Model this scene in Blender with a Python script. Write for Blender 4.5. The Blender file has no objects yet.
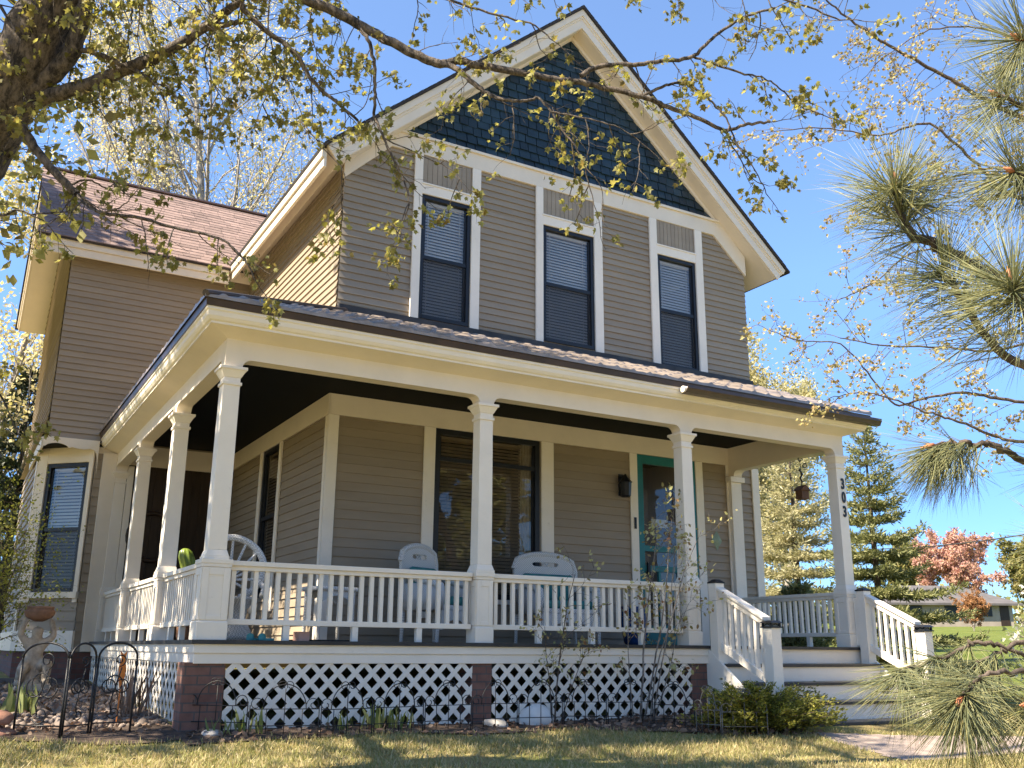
import bpy, bmesh, math, random
import numpy as np
from mathutils import Vector, Matrix
rng = np.random.default_rng(11); random.seed(5)
PI = math.pi
sc = bpy.context.scene
COL = sc.collection

# ------------------------------------------------------------------ camera model (world: x along the street front, y into the plot, z=0 porch floor)
CAM = np.array([-1.9844, -8.9176, -0.0600]); YAW, PITCH, ROLL, FPX = 0.520209, 0.268786, 0.008013, 963.43
_fw = np.array([math.sin(YAW)*math.cos(PITCH), math.cos(YAW)*math.cos(PITCH), math.sin(PITCH)])
_r = np.array([math.cos(YAW), -math.sin(YAW), 0.0]); _u = np.cross(_r, _fw)
RT = math.cos(ROLL)*_r + math.sin(ROLL)*_u; UP = -math.sin(ROLL)*_r + math.cos(ROLL)*_u
def at(d, u, v): return CAM + d*(_fw + (u-512)/FPX*RT - (v-384)/FPX*UP)
def on(ax, val, u, v):
    q = _fw + (u-512)/FPX*RT - (v-384)/FPX*UP; i = 'xyz'.index(ax)
    return CAM + (val-CAM[i])/q[i]*q
def ground_z(x, y):
    x = np.asarray(x, float); y = np.asarray(y, float)
    z = -0.76 + np.where(y < 0, 0.075*np.maximum(y, -11), 0.035*np.minimum(y, 8))
    r = np.hypot(x-2, y-2)
    z = z + 0.035*np.clip(r-15, 0, 130)*np.where(y > -6, 1, 0.2)
    return z + 0.012*np.sin(x*1.3+y*0.7)+0.01*np.sin(2.1*y-0.6*x)
def gz(x, y): return float(ground_z(x, y))

# ------------------------------------------------------------------ materials
def new_mat(name):
    m = bpy.data.materials.new(name); m.use_nodes = True
    nt = m.node_tree; b = nt.nodes['Principled BSDF']
    return m, nt, b
def ramp(nt, stops, fac):
    r = nt.nodes.new('ShaderNodeValToRGB'); e = r.color_ramp.elements
    while len(e) < len(stops): e.new(0.5)
    for k, (p, c) in enumerate(stops): e[k].position = p; e[k].color = (*c, 1)
    nt.links.new(fac, r.inputs[0]); return r.outputs[0]
def noise(nt, scale, detail=4, rough=0.6, coord='Object', stretch=None, dist=0):
    tc = nt.nodes.new('ShaderNodeTexCoord'); n = nt.nodes.new('ShaderNodeTexNoise')
    n.inputs['Scale'].default_value = scale; n.inputs['Detail'].default_value = detail; n.inputs['Roughness'].default_value = rough
    n.inputs['Distortion'].default_value = dist
    src = tc.outputs[coord]
    if stretch:
        mp = nt.nodes.new('ShaderNodeMapping'); mp.inputs['Scale'].default_value = stretch
        nt.links.new(src, mp.inputs[0]); src = mp.outputs[0]
    nt.links.new(src, n.inputs['Vector']); return n.outputs['Fac']
def bump(nt, b, h, strength=0.3, dist=0.01):
    n = nt.nodes.new('ShaderNodeBump'); n.inputs['Strength'].default_value = strength; n.inputs['Distance'].default_value = dist
    nt.links.new(h, n.inputs['Height']); nt.links.new(n.outputs[0], b.inputs['Normal'])
def simple(name, c, rough=0.6, var=0.12, scale=6, bmp=0.0, bscale=60, spec=0.4, metal=0, stretch=None, island=0.0):
    m, nt, b = new_mat(name)
    lo = tuple(x*(1-var) for x in c); hi = tuple(min(1, x*(1+var)) for x in c)
    col = ramp(nt, [(0.3, lo), (0.7, hi)], noise(nt, scale, stretch=stretch))
    if island:
        g = nt.nodes.new('ShaderNodeNewGeometry'); hs = nt.nodes.new('ShaderNodeHueSaturation')
        mr = nt.nodes.new('ShaderNodeMapRange'); mr.inputs[3].default_value = 1-island; mr.inputs[4].default_value = 1+island
        nt.links.new(g.outputs['Random Per Island'], mr.inputs[0]); nt.links.new(mr.outputs[0], hs.inputs['Value'])
        nt.links.new(col, hs.inputs['Color']); col = hs.outputs[0]
    nt.links.new(col, b.inputs['Base Color'])
    b.inputs['Roughness'].default_value = rough; b.inputs['Specular IOR Level'].default_value = spec; b.inputs['Metallic'].default_value = metal
    if bmp: bump(nt, b, noise(nt, bscale, 5), bmp)
    return m
def paint(name, c, dirt=(0.35, 0.3, 0.24), amt=0.35):
    """old oil paint: brush streaks, a few weathered specks"""
    m, nt, b = new_mat(name)
    base = ramp(nt, [(0.25, tuple(x*0.88 for x in c)), (0.75, c)], noise(nt, 2.2, 6))
    sp = ramp(nt, [(0.60, (0, 0, 0)), (0.78, (1, 1, 1))], noise(nt, 16, 8, 0.72))
    mx = nt.nodes.new('ShaderNodeMix'); mx.data_type = 'RGBA'
    ml = nt.nodes.new('ShaderNodeMath'); ml.operation = 'MULTIPLY'; ml.inputs[1].default_value = amt
    nt.links.new(sp, ml.inputs[0]); nt.links.new(ml.outputs[0], mx.inputs[0])
    nt.links.new(base, mx.inputs[6]); mx.inputs[7].default_value = (*dirt, 1)
    nt.links.new(mx.outputs[2], b.inputs['Base Color'])
    b.inputs['Roughness'].default_value = 0.5; b.inputs['Specular IOR Level'].default_value = 0.35
    bump(nt, b, noise(nt, 26, 8, 0.7), 0.28, 0.006)
    return m
def leafmat(name, cols, trans=0.45, tcol=None, rough=0.55, emitless=True):
    m, nt, b = new_mat(name)
    g = nt.nodes.new('ShaderNodeNewGeometry')
    n = len(cols)
    col = ramp(nt, [(i/(max(1, n-1)), c) for i, c in enumerate(cols)], g.outputs['Random Per Island'])
    nt.links.new(col, b.inputs['Base Color']); b.inputs['Roughness'].default_value = rough; b.inputs['Specular IOR Level'].default_value = 0.3
    tr = nt.nodes.new('ShaderNodeBsdfTranslucent'); ms = nt.nodes.new('ShaderNodeMixShader')
    hs = nt.nodes.new('ShaderNodeHueSaturation'); hs.inputs['Saturation'].default_value = 1.15; hs.inputs['Value'].default_value = 1.5
    nt.links.new(col, hs.inputs['Color']); nt.links.new(hs.outputs[0], tr.inputs['Color'])
    ms.inputs[0].default_value = trans
    nt.links.new(b.outputs[0], ms.inputs[1]); nt.links.new(tr.outputs[0], ms.inputs[2])
    nt.links.new(ms.outputs[0], nt.nodes['Material Output'].inputs['Surface'])
    return m
def bark(name, a, b_, scale=9, strength=0.9):
    m, nt, b = new_mat(name)
    f = noise(nt, scale, 8, 0.75, stretch=(1, 1, 0.35))
    nt.links.new(ramp(nt, [(0.40, a), (0.60, b_)], f), b.inputs['Base Color']); b.inputs['Roughness'].default_value = 0.9
    bump(nt, b, f, strength, 0.04); return m

M = {}
# taupe clapboard paint
m, nt, b = new_mat('taupe_clapboard_paint')
c1 = ramp(nt, [(0.3, (0.268, 0.213, 0.150)), (0.7, (0.318, 0.257, 0.184))], noise(nt, 1.1, 8, 0.65, stretch=(1, 1, 5)))
g = nt.nodes.new('ShaderNodeNewGeometry'); hs = nt.nodes.new('ShaderNodeHueSaturation'); mr = nt.nodes.new('ShaderNodeMapRange')
mr.inputs[3].default_value = 0.92; mr.inputs[4].default_value = 1.06
nt.links.new(g.outputs['Random Per Island'], mr.inputs[0]); nt.links.new(mr.outputs[0], hs.inputs['Value']); nt.links.new(c1, hs.inputs['Color'])
sp = ramp(nt, [(0.66, (0, 0, 0)), (0.72, (1, 1, 1))], noise(nt, 9, 9, 0.75, stretch=(0.4, 0.4, 3)))
mx = nt.nodes.new('ShaderNodeMix'); mx.data_type = 'RGBA'; ml = nt.nodes.new('ShaderNodeMath'); ml.operation = 'MULTIPLY'; ml.inputs[1].default_value = 0.35
nt.links.new(sp, ml.inputs[0]); nt.links.new(ml.outputs[0], mx.inputs[0]); nt.links.new(hs.outputs[0], mx.inputs[6]); mx.inputs[7].default_value = (0.36, 0.33, 0.29, 1)
nt.links.new(mx.outputs[2], b.inputs['Base Color']); b.inputs['Roughness'].default_value = 0.6
bump(nt, b, noise(nt, 30, 6, 0.7, stretch=(0.3, 0.3, 4)), 0.12, 0.004)
M['siding'] = m
M['white'] = paint('white_trim_paint', (0.87, 0.785, 0.665))
M['cream'] = paint('cream_trim_paint', (0.80, 0.70, 0.565), (0.45, 0.36, 0.24), 0.25)
M['navy'] = simple('navy_shingle_paint', (0.014, 0.032, 0.046), 0.55, 0.3, 3, 0.2, 40, island=0.35)
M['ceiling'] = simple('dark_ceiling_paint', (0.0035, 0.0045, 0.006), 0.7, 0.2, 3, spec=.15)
M['black'] = simple('black_frame_paint', (0.012, 0.013, 0.016), 0.4, 0.2, 5)
M['iron'] = simple('black_wrought_iron', (0.014, 0.013, 0.013), 0.5, 0.4, 20, 0.2, 90)
M['iron_grey'] = simple('grey_weathered_iron', (0.14, 0.13, 0.12), 0.6, 0.3, 20)
M['deckpaint'] = simple('dark_grey_deck_paint', (0.035, 0.034, 0.034), 0.55, 0.4, 4, 0.2, 30)
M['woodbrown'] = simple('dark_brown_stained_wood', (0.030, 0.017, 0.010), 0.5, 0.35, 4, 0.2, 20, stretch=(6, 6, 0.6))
M['teal'] = simple('turquoise_door_paint', (0.018, 0.155, 0.165), 0.4, 0.12, 5)
M['dim'] = simple('interior_plaster', (0.10, 0.085, 0.07), 0.9, 0.2, 2)
M['blind'] = simple('white_blind_slats', (0.50, 0.46, 0.41), 0.5, 0.1, 2)
M['tanblind'] = simple('tan_wood_blind_slats', (0.19, 0.135, 0.082), 0.5, 0.2, 3)
M['curtain'] = simple('beige_curtain_cloth', (0.42, 0.34, 0.24), 0.9, 0.2, 8)
M['brownmetal'] = simple('brown_painted_metal', (0.060, 0.036, 0.024), 0.35, 0.25, 5, spec=0.5)
M['metalroof'] = simple('weathered_brown_metal_roof', (0.30, 0.245, 0.205), 0.30, 0.35, 3.5, 0.15, 30, spec=0.6, metal=0.35)
M['wicker'] = None
m, nt, b = new_mat('white_woven_wicker')
tc = nt.nodes.new('ShaderNodeTexCoord'); wv = nt.nodes.new('ShaderNodeTexChecker'); wv.inputs['Scale'].default_value = 70
wv.inputs['Color1'].default_value = (0.74, 0.72, 0.68, 1); wv.inputs['Color2'].default_value = (0.46, 0.44, 0.41, 1)
nt.links.new(tc.outputs['Object'], wv.inputs['Vector']); nt.links.new(wv.outputs['Color'], b.inputs['Base Color']); b.inputs['Roughness'].default_value = 0.6
bump(nt, b, wv.outputs['Fac'], 0.6, 0.006); M['wicker'] = m
M['tealcloth'] = simple('teal_cushion_cloth', (0.05, 0.19, 0.18), 0.9, 0.3, 14, 0.2, 120)
M['stone'] = simple('pale_field_stone', (0.46, 0.42, 0.37), 0.85, 0.35, 7, 0.5, 14)
M['redstone'] = simple('red_sandstone', (0.30, 0.15, 0.10), 0.9, 0.3, 7, 0.5, 18)
M['whitestone'] = simple('white_rounded_rock', (0.70, 0.68, 0.63), 0.7, 0.12, 5, 0.3, 20)
M['concrete_statue'] = simple('weathered_cast_stone', (0.36, 0.30, 0.23), 0.9, 0.4, 10, 0.5, 30)
M['terracotta'] = simple('worn_terracotta_bowl', (0.22, 0.12, 0.075), 0.85, 0.35, 9, 0.4, 30)
M['soil'] = simple('dark_garden_mulch', (0.060, 0.040, 0.028), 0.95, 0.6, 14, 0.9, 40)
M['path'] = simple('worn_pinkish_concrete', (0.30, 0.235, 0.195), 0.9, 0.25, 5, 0.4, 50)
M['road'] = simple('pale_bounce_road', (0.48, 0.43, 0.36), .9, .15, 1.5, .3, 40)
M['orange'] = simple('orange_painted_wood', (0.62, 0.20, 0.035), 0.6, 0.15, 8)
M['cactus'] = simple('green_ribbed_ceramic', (0.17, 0.23, 0.035), 0.35, 0.25, 9)
M['bluepot'] = simple('cobalt_glazed_pot', (0.012, 0.05, 0.16), 0.2, 0.2, 5, spec=0.6)
M['shadeglass'] = simple('frosted_lantern_glass', (0.30, 0.30, 0.28), 0.25, 0.1, 5)
M['verdigris'] = simple('pale_green_metal_ornament', (0.25, 0.33, 0.25), 0.45, 0.2, 8)
M['mat'] = simple('dark_door_mat', (0.02, 0.025, 0.03), 0.95, 0.3, 30)
M['pink'] = simple('pink_cardboard_box', (0.62, 0.36, 0.28), 0.7, 0.1, 6)
M['aqua'] = simple('aqua_rubber_clog', (0.10, 0.42, 0.47), 0.45, 0.1, 6)
M['placard'] = simple('pale_paper_notice', (0.55, 0.53, 0.48), 0.8, 0.1, 6)
M['roofgrey'] = simple('grey_asphalt_shingles', (0.105, 0.095, 0.092), 0.9, 0.2, 1.2)
M['farwall'] = simple('tan_ranch_siding', (0.30, 0.25, 0.20), 0.8, 0.15, 1)
M['cable'] = simple('black_cable_sheath', (0.02, 0.02, 0.02), 0.6, 0.1, 2)
M['feeder'] = simple('brown_wooden_feeder', (0.12, 0.055, 0.025), 0.7, 0.3, 12)
# brick, with the pattern on metric uv
def brickmat(name, a, b_, mortar, sc_=1, row=0.075, w=0.21):
    m, nt, bs = new_mat(name); uvn = nt.nodes.new('ShaderNodeUVMap'); br = nt.nodes.new('ShaderNodeTexBrick')
    br.inputs['Scale'].default_value = 1; br.inputs['Brick Width'].default_value = w; br.inputs['Row Height'].default_value = row
    br.inputs['Mortar Size'].default_value = 0.007; br.inputs['Color1'].default_value = (*a, 1); br.inputs['Color2'].default_value = (*b_, 1); br.inputs['Mortar'].default_value = (*mortar, 1)
    br.inputs['Bias'].default_value = -0.2
    nt.links.new(uvn.outputs[0], br.inputs['Vector'])
    hs = nt.nodes.new('ShaderNodeHueSaturation'); mr = nt.nodes.new('ShaderNodeMapRange'); mr.inputs[3].default_value = 0.55; mr.inputs[4].default_value = 1.4
    nt.links.new(noise(nt, 11, 6), mr.inputs[0]); nt.links.new(mr.outputs[0], hs.inputs['Value']); nt.links.new(br.outputs['Color'], hs.inputs['Color'])
    nt.links.new(hs.outputs[0], bs.inputs['Base Color']); bs.inputs['Roughness'].default_value = 0.9
    bump(nt, bs, br.outputs['Fac'], -0.8, 0.01); return m
M['brick'] = brickmat('old_red_brick', (0.165, 0.078, 0.057), (0.225, 0.115, 0.082), (0.10, 0.08, 0.07))
M['foundation'] = brickmat('dark_red_foundation_brick', (0.12, 0.05, 0.038), (0.17, 0.075, 0.055), (0.09, 0.075, 0.065))
# roof shingles: each tab is a mesh island
M['shingle'] = simple('reddish_brown_asphalt_shingles', (0.24, 0.165, 0.14), 0.9, 0.18, 9, 0.5, 130, island=0.22)
M['shingledark'] = simple('dark_asphalt_shingle_edge', (0.040, 0.034, 0.032), 0.9, 0.3, 9, 0.5, 100, island=0.2)
# window glass: clear sheet with a mirror share that grows at grazing angles
m, nt, b = new_mat('window_glass'); nt.nodes.remove(b)
lw = nt.nodes.new('ShaderNodeLayerWeight'); lw.inputs[0].default_value = 0.5
pw = nt.nodes.new('ShaderNodeMath'); pw.operation = 'POWER'; pw.inputs[1].default_value = 3.0
ma = nt.nodes.new('ShaderNodeMath'); ma.operation = 'MULTIPLY_ADD'; ma.inputs[1].default_value = 0.75; ma.inputs[2].default_value = 0.085
nt.links.new(lw.outputs['Facing'], pw.inputs[0]); nt.links.new(pw.outputs[0], ma.inputs[0])
tr = nt.nodes.new('ShaderNodeBsdfTransparent'); tr.inputs[0].default_value = (0.86, 0.88, 0.88, 1)
gl = nt.nodes.new('ShaderNodeBsdfGlossy'); gl.inputs['Roughness'].default_value = 0.015
wn = noise(nt, 2.5, 2); bn = nt.nodes.new('ShaderNodeBump'); bn.inputs['Strength'].default_value = 0.06; bn.inputs['Distance'].default_value = 0.02
nt.links.new(wn, bn.inputs['Height']); nt.links.new(bn.outputs[0], gl.inputs['Normal'])
ms = nt.nodes.new('ShaderNodeMixShader'); nt.links.new(ma.outputs[0], ms.inputs[0]); nt.links.new(tr.outputs[0], ms.inputs[1]); nt.links.new(gl.outputs[0], ms.inputs[2])
nt.links.new(ms.outputs[0], nt.nodes['Material Output'].inputs['Surface']); M['glass'] = m
m, nt, b = new_mat('insect_screen_mesh'); b.inputs['Base Color'].default_value = (.02, .02, .022, 1); b.inputs['Roughness'].default_value = .8
tr = nt.nodes.new('ShaderNodeBsdfTransparent'); ms = nt.nodes.new('ShaderNodeMixShader'); ms.inputs[0].default_value = .45
nt.links.new(tr.outputs[0], ms.inputs[1]); nt.links.new(b.outputs[0], ms.inputs[2]); nt.links.new(ms.outputs[0], nt.nodes['Material Output'].inputs['Surface']); M['screen'] = m
# lawn
m, nt, b = new_mat('lawn_ground')
a = ramp(nt, [(0.34, (0.24, 0.175, 0.088)), (0.48, (0.31, 0.255, 0.105)), (0.62, (0.205, 0.215, 0.060)), (0.75, (0.29, 0.270, 0.098))], noise(nt, 1.6, 9, 0.72))
gcol = ramp(nt, [(0.35, (0.085, 0.115, 0.022)), (0.65, (0.145, 0.160, 0.040))], noise(nt, 0.5, 8, 0.7))
tc = nt.nodes.new('ShaderNodeTexCoord'); sx = nt.nodes.new('ShaderNodeSeparateXYZ'); nt.links.new(tc.outputs['Object'], sx.inputs[0])
mr = nt.nodes.new('ShaderNodeMapRange'); mr.inputs[1].default_value = 8.5; mr.inputs[2].default_value = 12.5; nt.links.new(sx.outputs[0], mr.inputs[0])
mx = nt.nodes.new('ShaderNodeMix'); mx.data_type = 'RGBA'; nt.links.new(mr.outputs[0], mx.inputs[0]); nt.links.new(a, mx.inputs[6]); nt.links.new(gcol, mx.inputs[7])
nt.links.new(mx.outputs[2], b.inputs['Base Color']); b.inputs['Roughness'].default_value = 0.95; b.inputs['Specular IOR Level'].default_value = 0.1
bump(nt, b, noise(nt, 35, 8, 0.8), 0.8, 0.03); M['lawn'] = m
# foliage
M['grass'] = leafmat('grass_blades', [(0.35, 0.28, 0.14), (0.47, 0.385, 0.21), (0.21, 0.215, 0.065), (0.33, 0.30, 0.13)], 0.3)
M['maple'] = leafmat('young_maple_leaves', [(0.12, 0.107, 0.033), (0.225, 0.21, 0.06), (0.32, 0.295, 0.105), (0.18, 0.135, 0.052)], 0.5)
M['maplebloom'] = leafmat('pale_yellow_bloom_leaves', [(0.46, 0.39, 0.19), (0.60, 0.52, 0.31), (0.38, 0.35, 0.13)], 0.4)
M['redbud'] = leafmat('small_bronze_leaves', [(0.22, 0.165, 0.06), (0.38, 0.325, 0.13), (0.46, 0.40, 0.20), (0.30, 0.19, 0.085)], 0.4)
M['birch'] = leafmat('yellow_birch_leaves', [(0.38, 0.33, 0.145), (0.48, 0.43, 0.25), (0.30, 0.28, 0.12)], 0.4)
M['needle'] = leafmat('long_pine_needles', [(0.13, 0.155, 0.09), (0.23, 0.24, 0.125), (0.38, 0.36, 0.17)], 0.3, rough=0.35)
M['spruce'] = leafmat('spruce_needles', [(0.09, 0.105, 0.040), (0.19, 0.195, 0.080), (0.30, 0.285, 0.125)], 0.25)
M['warm_lit_spruce'] = leafmat('warm_lit_spruce_needles', [(0.23, 0.22, 0.105), (0.36, 0.33, 0.18), (0.46, 0.42, 0.27)], 0.3)  # warm light put into the colour: paler copy of the spruce needles
M['darkspruce'] = leafmat('dark_spruce_needles', [(0.018, 0.028, 0.014), (0.032, 0.045, 0.020)], 0.15)
M['shrub'] = leafmat('yellow_green_shrub_leaves', [(0.22, 0.22, 0.045), (0.34, 0.32, 0.085), (0.15, 0.165, 0.035)], 0.45)
M['juniper'] = leafmat('yellow_tipped_juniper', [(0.05, 0.055, 0.016), (0.20, 0.205, 0.042), (0.38, 0.34, 0.08)], 0.35)
M['redmaple'] = leafmat('red_tree_leaves', [(0.40, 0.215, 0.18), (0.48, 0.28, 0.22), (0.42, 0.29, 0.17)], 0.3)
M['orangeshrub'] = leafmat('orange_shrub_leaves', [(0.36, 0.19, 0.085), (0.30, 0.15, 0.065)], 0.3)
M['magnolia'] = leafmat('white_blossoms', [(0.75, 0.72, 0.62), (0.70, 0.68, 0.50), (0.33, 0.34, 0.12), (0.28, 0.28, 0.10)], 0.35)
M['tulip'] = leafmat('tulip_leaves', [(0.13, 0.17, 0.045), (0.26, 0.27, 0.11)], 0.35)
M['sapleaf'] = leafmat('pale_sapling_leaves', [(0.38, 0.36, 0.13), (0.48, 0.45, 0.23), (0.26, 0.22, 0.08), (0.22, 0.11, 0.06)], 0.4)
M['litter'] = leafmat('dead_fallen_leaves', [(0.20, 0.115, 0.075), (0.28, 0.18, 0.12), (0.12, 0.07, 0.045), (0.33, 0.24, 0.17)], 0.1)
M['woods'] = leafmat('spring_wood_leaves', [(0.20, 0.19, 0.05), (0.26, 0.22, 0.09), (0.13, 0.15, 0.04)], 0.3)
M['bark'] = bark('maple_bark', (0.022, 0.016, 0.012), (0.20, 0.155, 0.115), 24, 1.0)
M['twig'] = bark('dark_twig_bark', (0.045, 0.032, 0.022), (0.13, 0.095, 0.07), 30, 0.4)
M['greybark'] = bark('pale_grey_bark', (0.15, 0.125, 0.10), (0.40, 0.36, 0.31), 14, 0.4)
M['palebark'] = bark('brown_sapling_bark', (0.10, 0.075, 0.055), (0.30, 0.25, 0.20), 30, 0.3)
M['bud'] = simple('orange_pine_bud', (0.42, 0.16, 0.075), 0.6, 0.2, 60)

# ------------------------------------------------------------------ mesh helpers
class MB:
    """collects shapes, builds ONE mesh object; T maps local (s, n, z) to world"""
    def __init__(s, T=None): s.v = []; s.f = []; s.uv = []; s.T = T or (lambda p: p)
    def add(s, verts, faces):
        n = len(s.v); L = [Vector(p) for p in verts]
        for p in L: s.v.append(s.T((p.x, p.y, p.z)))
        for f in faces:
            a, b, c = L[f[0]], L[f[1]], L[f[2]]
            nn = (b-a).cross(c-a); ax = max(range(3), key=lambda i: abs(nn[i]))
            i, j = [(1, 2), (0, 2), (0, 1)][ax]
            s.f.append([n+k for k in f]); s.uv.append([(L[k][i], L[k][j]) for k in f])
        return s
    def box(s, x0, x1, y0, y1, z0, z1):
        return s.add([(x0,y0,z0),(x1,y0,z0),(x1,y1,z0),(x0,y1,z0),(x0,y0,z1),(x1,y0,z1),(x1,y1,z1),(x0,y1,z1)],
              [(0,3,2,1),(4,5,6,7),(0,1,5,4),(1,2,6,5),(2,3,7,6),(3,0,4,7)])
    def frustum(s, cx, cy, z0, z1, a0, a1, b0=None, b1=None):
        b0 = a0 if b0 is None else b0; b1 = a1 if b1 is None else b1
        return s.add([(cx-a0,cy-b0,z0),(cx+a0,cy-b0,z0),(cx+a0,cy+b0,z0),(cx-a0,cy+b0,z0),(cx-a1,cy-b1,z1),(cx+a1,cy-b1,z1),(cx+a1,cy+b1,z1),(cx-a1,cy+b1,z1)],
              [(0,3,2,1),(4,5,6,7),(0,1,5,4),(1,2,6,5),(2,3,7,6),(3,0,4,7)])
    def prism(s, poly, ax, a0, a1):
        """extrude a 2-D polygon along axis ax ('x': poly is (y,z); 'y': (x,z); 'z': (x,y))"""
        def P(p, a): return {'x': (a, p[0], p[1]), 'y': (p[0], a, p[1]), 'z': (p[0], p[1], a)}[ax]
        n = len(poly); vs = [P(p, a0) for p in poly]+[P(p, a1) for p in poly]
        return s.add(vs, [list(range(n))[::-1], list(range(n, 2*n))]+[(i, (i+1) % n, n+(i+1) % n, n+i) for i in range(n)])
    def tube(s, pts, r, n=8, cap=True):
        pts = [Vector(p) for p in pts]; rr = r if hasattr(r, '__len__') else [r]*len(pts)
        vs = []; fs = []; prev = None
        for i, p in enumerate(pts):
            t = (pts[min(i+1, len(pts)-1)]-pts[max(i-1, 0)]).normalized()
            if prev is None:
                a = Vector((0, 0, 1)) if abs(t.z) < 0.9 else Vector((1, 0, 0)); prev = t.cross(a).normalized()
            else:
                prev = (prev-t*prev.dot(t)); prev = prev.normalized() if prev.length > 1e-6 else t.orthogonal().normalized()
            w = t.cross(prev)
            for k in range(n): vs.append(p+(prev*math.cos(2*PI*k/n)+w*math.sin(2*PI*k/n))*rr[i])
        for i in range(len(pts)-1):
            for k in range(n): fs.append((i*n+k, i*n+(k+1) % n, (i+1)*n+(k+1) % n, (i+1)*n+k))
        if cap: fs.append(list(range(n))[::-1]); fs.append([(len(pts)-1)*n+k for k in range(n)])
        return s.add(vs, fs)
    def lathe(s, prof, n=20, c=(0, 0, 0)):
        vs = []; fs = []
        for (r, z) in prof:
            for k in range(n): vs.append((c[0]+r*math.cos(2*PI*k/n), c[1]+r*math.sin(2*PI*k/n), c[2]+z))
        for i in range(len(prof)-1):
            for k in range(n): fs.append((i*n+k, i*n+(k+1) % n, (i+1)*n+(k+1) % n, (i+1)*n+k))
        fs.append(list(range(n))[::-1]); fs.append([(len(prof)-1)*n+k for k in range(n)])
        return s.add(vs, fs)
    def build(s, name, mat, parent=None, world=True, bevel=0.0, smooth=False):
        me = bpy.data.meshes.new(name); me.from_pydata([tuple(p) for p in s.v], [], s.f)
        ul = me.uv_layers.new(name='UVMap'); flat = [c for f in s.uv for q in f for c in q]
        if len(flat) == 2*len(me.loops): ul.data.foreach_set('uv', flat)
        me.materials.append(mat); o = bpy.data.objects.new(name, me); COL.objects.link(o)
        if smooth: me.polygons.foreach_set('use_smooth', [True]*len(me.polygons))
        if bevel:
            md = o.modifiers.new('bevel', 'BEVEL'); md.width = bevel; md.segments = 2; md.limit_method = 'ANGLE'
        if parent is not None:
            o.parent = parent
            if world and parent.type == 'EMPTY': o.location = -Vector(parent.location)
        return o
def thing(name, label, cat, loc=(0, 0, 0), rot=0, group=None):
    o = bpy.data.objects.new(name, None); o.empty_display_size = 0.1; COL.objects.link(o); o.location = loc; o.rotation_euler[2] = rot
    return tag(o, label, cat, group)
def tag(o, label, cat=None, group=None, kind=None):
    if label: o['label'] = label
    if cat: o['category'] = cat
    if group: o['group'] = group
    if kind: o['kind'] = kind
    return o
def copy_tree(o, parent=None):
    c = o.copy(); COL.objects.link(c); c.parent = parent
    for ch in [x for x in COL.objects if x.parent == o]: copy_tree(ch, c)
    return c
def np_mesh(name, V, F, mat, parent=None, smooth=False, pworld=True):
    """F: int array of triangles or quads, or a list of such arrays"""
    Fs = F if isinstance(F, list) else [F]; Fs = [f for f in Fs if len(f)]
    me = bpy.data.meshes.new(name); me.vertices.add(len(V)); me.vertices.foreach_set('co', np.asarray(V, np.float32).ravel())
    nl = sum(f.size for f in Fs); npoly = sum(len(f) for f in Fs)
    me.loops.add(nl); me.loops.foreach_set('vertex_index', np.concatenate([f.ravel() for f in Fs]).astype(np.int32))
    me.polygons.add(npoly); st = []; o_ = 0
    for f in Fs: st.append(o_+np.arange(len(f))*f.shape[1]); o_ += f.size
    me.polygons.foreach_set('loop_start', np.concatenate(st).astype(np.int32))
    if smooth: me.polygons.foreach_set('use_smooth', np.ones(npoly, bool))
    me.update(calc_edges=True); me.validate(); me.materials.append(mat)
    o = bpy.data.objects.new(name, me); COL.objects.link(o)
    if parent is not None:
        o.parent = parent
        if pworld and parent.type == 'EMPTY': o.location = -Vector(parent.location)
    return o
def norm(v): return v/np.maximum(np.linalg.norm(v, axis=-1, keepdims=True), 1e-9)
def tubes(polys, sides):
    """many tapered tubes in one array; polys = [(pts Nx3, radii N)]"""
    V = []; F = []; off = 0
    ang = 2*PI*np.arange(sides)/sides; ca, sa = np.cos(ang)[None, :, None], np.sin(ang)[None, :, None]
    for pts, rad in polys:
        pts = np.asarray(pts, float); n = len(pts); t = norm(np.gradient(pts, axis=0))
        ref = np.array([0.31, 0.17, 0.93]) if abs(norm(pts[-1]-pts[0])[2]) < 0.85 else np.array([0.95, 0.2, 0.1])
        a = norm(np.cross(t, ref)); b = np.cross(t, a)
        ring = pts[:, None, :]+(a[:, None, :]*ca+b[:, None, :]*sa)*np.asarray(rad, float)[:, None, None]
        V.append(ring.reshape(-1, 3)); k = np.arange(sides); i = np.arange(n-1)[:, None]*sides
        q = np.stack([i+k, i+(k+1) % sides, i+sides+(k+1) % sides, i+sides+k], -1).reshape(-1, 4)+off
        F.append(q); off += n*sides
    return np.concatenate(V), np.concatenate(F)
def scatter(tmpl, tris, pos, ydir, size, rnd=None):
    """copies of a small leaf template: y axis along ydir, random roll"""
    N = len(pos); y = norm(ydir); r = rng.normal(size=(N, 3)); x = norm(np.cross(y, r)); z = np.cross(x, y)
    R = np.stack([x, y, z], -1)
    V = np.einsum('nij,mj->nmi', R, tmpl)*np.asarray(size).reshape(-1, 1, 1)+pos[:, None, :]
    F = tris[None]+(np.arange(N)*len(tmpl))[:, None, None]
    return V.reshape(-1, 3), F.reshape(-1, tris.shape[1])
_o = [(0,-.05),(.2,-.05),(.47,.12),(.30,.28),(.58,.62),(.26,.55),(0,1),(-.26,.55),(-.58,.62),(-.30,.28),(-.47,.12),(-.2,-.05)]
MAPLE = np.array([(0, .3, .10)]+[(x, y, -.28*abs(x)-.12*y) for x, y in _o]); MAPLE_F = np.array([(0, 1+i, 1+(i+1) % 12) for i in range(12)])
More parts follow.
